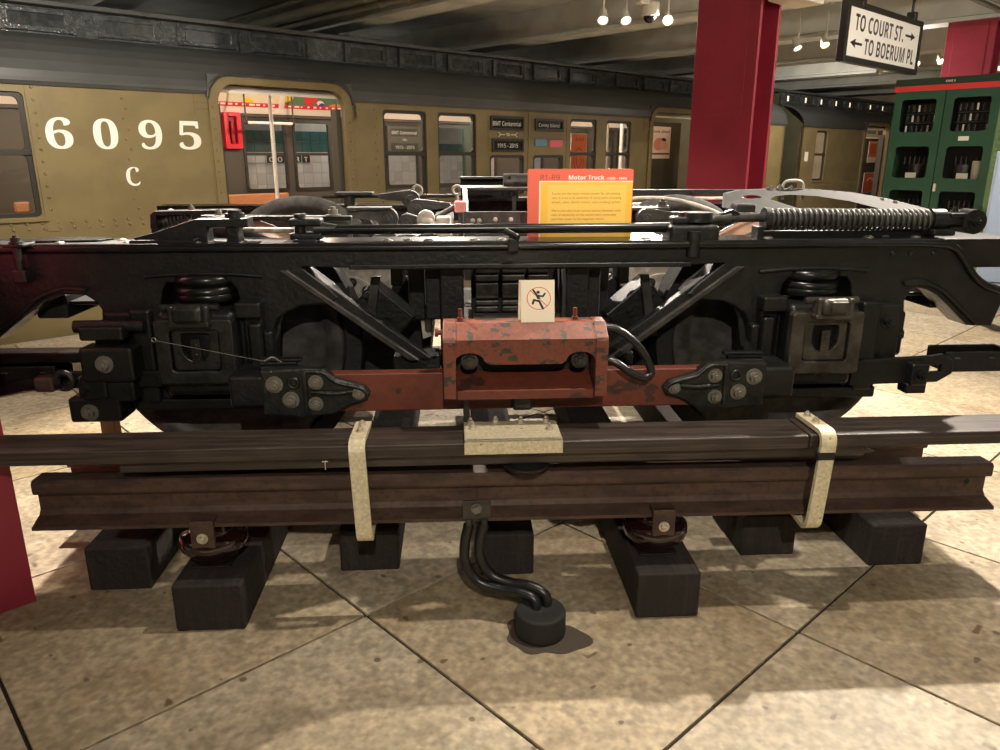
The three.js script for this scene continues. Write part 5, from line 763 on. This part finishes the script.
// ================================================================== CEILING FITTINGS AND LAMPS
const lampLabels = ['lit spotlight left of the dome camera, further left', 'lit spotlight just left of the dome camera', 'lit spotlight right of the dome camera', 'left spotlight seen between red column and hanging sign', 'right spotlight seen between red column and hanging sign', 'left bright spotlight beside the far red column', 'right bright spotlight beside the far red column', 'ceiling spotlight above the far side of the truck', 'ceiling spotlight above the left end of the truck', 'ceiling spotlight aimed at the numbered car side', 'ceiling spotlight above the right front of the truck', 'ceiling spotlight behind the viewer on the left', 'ceiling spotlight facing the hanging sign', 'ceiling spotlight aimed at the second car', 'ceiling spotlight right above the front of the truck'];
SPOTS.forEach(([u, h, n, au, ah, an, cd, cone, pen], i) => {
  const a = V(u, h, -n), b = V(au, ah, -an), d = b.clone().sub(a).normalize();
  const t = thing('track_spotlight', lampLabels[i], 'spotlight', frameG, [u, h, -n], 'ceiling track spotlights');
  const bk = a.clone().addScaledVector(d, -0.10), ft = a.clone().addScaledVector(d, 0.02);
  part('stem', [cyl([u, h + 0.02, -n], [u, 2.955, -n], 0.010), RB(u - 0.03, u + 0.03, 2.925, 2.955, -n - 0.06, -n + 0.06, 0.005)], M.lampBody, t);
  part('lamp_head', [cyl(bk.toArray(), a.toArray(), 0.028, 0.042, 18), cyl(a.toArray(), ft.toArray(), 0.042, 0.046, 18, true)], M.lampBody, t);
  const g0 = a.clone().addScaledVector(d, 0.003), g1 = a.clone().addScaledVector(d, 0.010);
  part('lens', cyl(g0.toArray(), g1.toArray(), 0.038, 0.038, 18), new THREE.MeshStandardMaterial({ color: 0xfff6e4, emissive: 0xfff0d4, emissiveIntensity: 5 }), t);
  const sl = new THREE.SpotLight(0xfff2e2, cd, 0, cone * Math.PI / 180, pen, 2); const p = a.clone().addScaledVector(d, 0.03).applyMatrix4(frameG); sl.position.copy(p); sl.target.position.copy(b.clone().applyMatrix4(frameG)); sl.castShadow = true; sl.shadow.radius = 1.2; sl.shadow.mapSize.set(1024, 1024); scene.add(sl); scene.add(sl.target);
  sl.name = 'spot_light'; sl.target.name = 'spot_target';
});
// tube fittings further back on the platform, behind the viewer
[[-1.6, 0.4], [2.4, -1.8], [6.4, -0.6], [-2.8, 3.6], [9.8, 0.6], [13.6, 3.6], [3.2, 9.95], [6.6, 9.95], [10.4, 9.95]].forEach(([u, n], i) => {
  const lab = ['tube light fitting behind the viewer, left', 'tube light fitting behind the viewer, middle', 'tube light fitting over the platform to the right of the viewer', 'tube light fitting over the platform left of the truck', 'tube light fitting far right over the platform', 'tube light fitting over the far end of the platform', 'tube light beyond the first car, left of the others', 'tube light beyond the first car, in the middle', 'tube light beyond the first car, towards the second car'];
  const t = thing('tube_light', lab[i], 'light', frameG, [u, 2.55, -n], 'platform tube lights');
  part('housing', RB(u - 0.6, u + 0.6, 2.56, 2.62, -n - 0.09, -n + 0.09, 0.01), M.lampBody, t); part('stem', [cyl([u - 0.4, 2.62, -n], [u - 0.4, 2.955, -n], 0.008), cyl([u + 0.4, 2.62, -n], [u + 0.4, 2.955, -n], 0.008)], M.lampBody, t);
  part('diffuser', RB(u - 0.58, u + 0.58, 2.548, 2.562, -n - 0.08, -n + 0.08, 0.005), new THREE.MeshStandardMaterial({ color: 0xfff4e2, emissive: 0xffeccc, emissiveIntensity: 1.2 }), t);
  const ra = new THREE.RectAreaLight(0xf3f6ff, n > 9 ? FILL * 2.4 : u > 6 ? FILL * 0.6 : u < 0 ? FILL * 0.45 : FILL * 0.8, 1.16, 0.16); ra.name = 'area_light'; ra.position.copy(gpos(u, 2.54, n)); ra.rotation.set(-Math.PI / 2, 0, GRID, 'YXZ'); ra.lookAt(gpos(u, 0, n)); scene.add(ra);
});
{ // dome camera, junction box, pipes
  const t = thing('dome_camera', 'grey ceiling dome camera between the lit spotlights', 'camera', frameG, [5.80, 2.46, -4.30]);
  part('housing', [lathe([[0, 0.13], [0.075, 0.13], [0.08, 0.12], [0.08, 0.03], [0.07, 0.02], [0, 0.02]], 28).translate(5.80, 2.47, -4.30), RB(5.62, 5.80, 2.57, 2.63, -4.34, -4.26, 0.01), cyl([5.80, 2.60, -4.30], [5.80, 2.955, -4.30], 0.03)], M.lampBody, t);
  part('dome', new THREE.SphereGeometry(0.055, 20, 10, 0, Math.PI * 2, Math.PI / 2, Math.PI / 2).translate(5.80, 2.49, -4.30), M.gloss, t, 'smoked dome');
  const j = thing('junction_box', 'pale metal box fixed high on the central red column', 'box', frameG, [4.72, 2.22, -2.42]);
  part('box', RB(4.56, 4.90, 2.22, 2.52, -2.52, -2.33, 0.008), M.whiteBox, j); part('conduit', cyl([4.75, 2.52, -2.43], [4.75, 2.955, -2.43], 0.02), M.whiteBox, j);
  const pipes = [[4.15, 2.70, 0.045, 'thick ceiling pipe above the open car door'], [3.98, 2.76, 0.025, 'thin ceiling pipe beside the thick one'], [4.32, 2.66, 0.03, 'lower ceiling conduit above the car roof']];
  for (const [u, y, r, l] of pipes) { const q = thing('ceiling_pipe', l, 'pipe', frameG, [u, y, -6], 'ceiling pipes'); part('pipe', cyl([u, y, -10.5], [u, y, -NMIN - 0.02], r, r, 14), M.pipe, q); for (const n of [1.5, 4, 6.2]) part('pipe_hanger', [B(u - 0.012, u + 0.012, y, 2.955, -n - 0.006, -n + 0.006), cyl([u, y, -n - 0.02], [u, y, -n + 0.02], r + 0.008, r + 0.008, 14)], M.pipe, q); }
  const k = thing('sprinkler_pipe', 'pale conduit running along the ceiling above the hanging sign', 'pipe', frameG, [8, 2.56, -2.3]); part('pipe', [cyl([5.2, 2.575, -2.30], [UMAX - 0.05, 2.575, -2.30], 0.022), cyl([5.2, 2.575, -2.20], [UMAX - 0.05, 2.575, -2.20], 0.014)], M.pipe, k); part('pipe_hanger', [6.88, 9.06, 11.24, 13.42].map(u => B(u - 0.02, u + 0.02, 2.575, 2.63, -2.31, -2.19)), M.pipe, k);
  // pole foot seen under the truck at the left
  const s = thing('brown_post', 'slim brown post standing behind the left end of the truck', 'post', frameW, [-1.62, 0, -2.95]); part('post', RB(-1.66, -1.60, 0, 0.60, -2.98, -2.93, 0.004), P({ color: 0x6b4a22, roughness: 0.6 }), s); part('foot', RB(-1.70, -1.56, 0, 0.012, -3.02, -2.89, 0.003, 1), P({ color: 0x6b4a22, roughness: 0.6 }), s);
}
renderer.render(scene, camera);
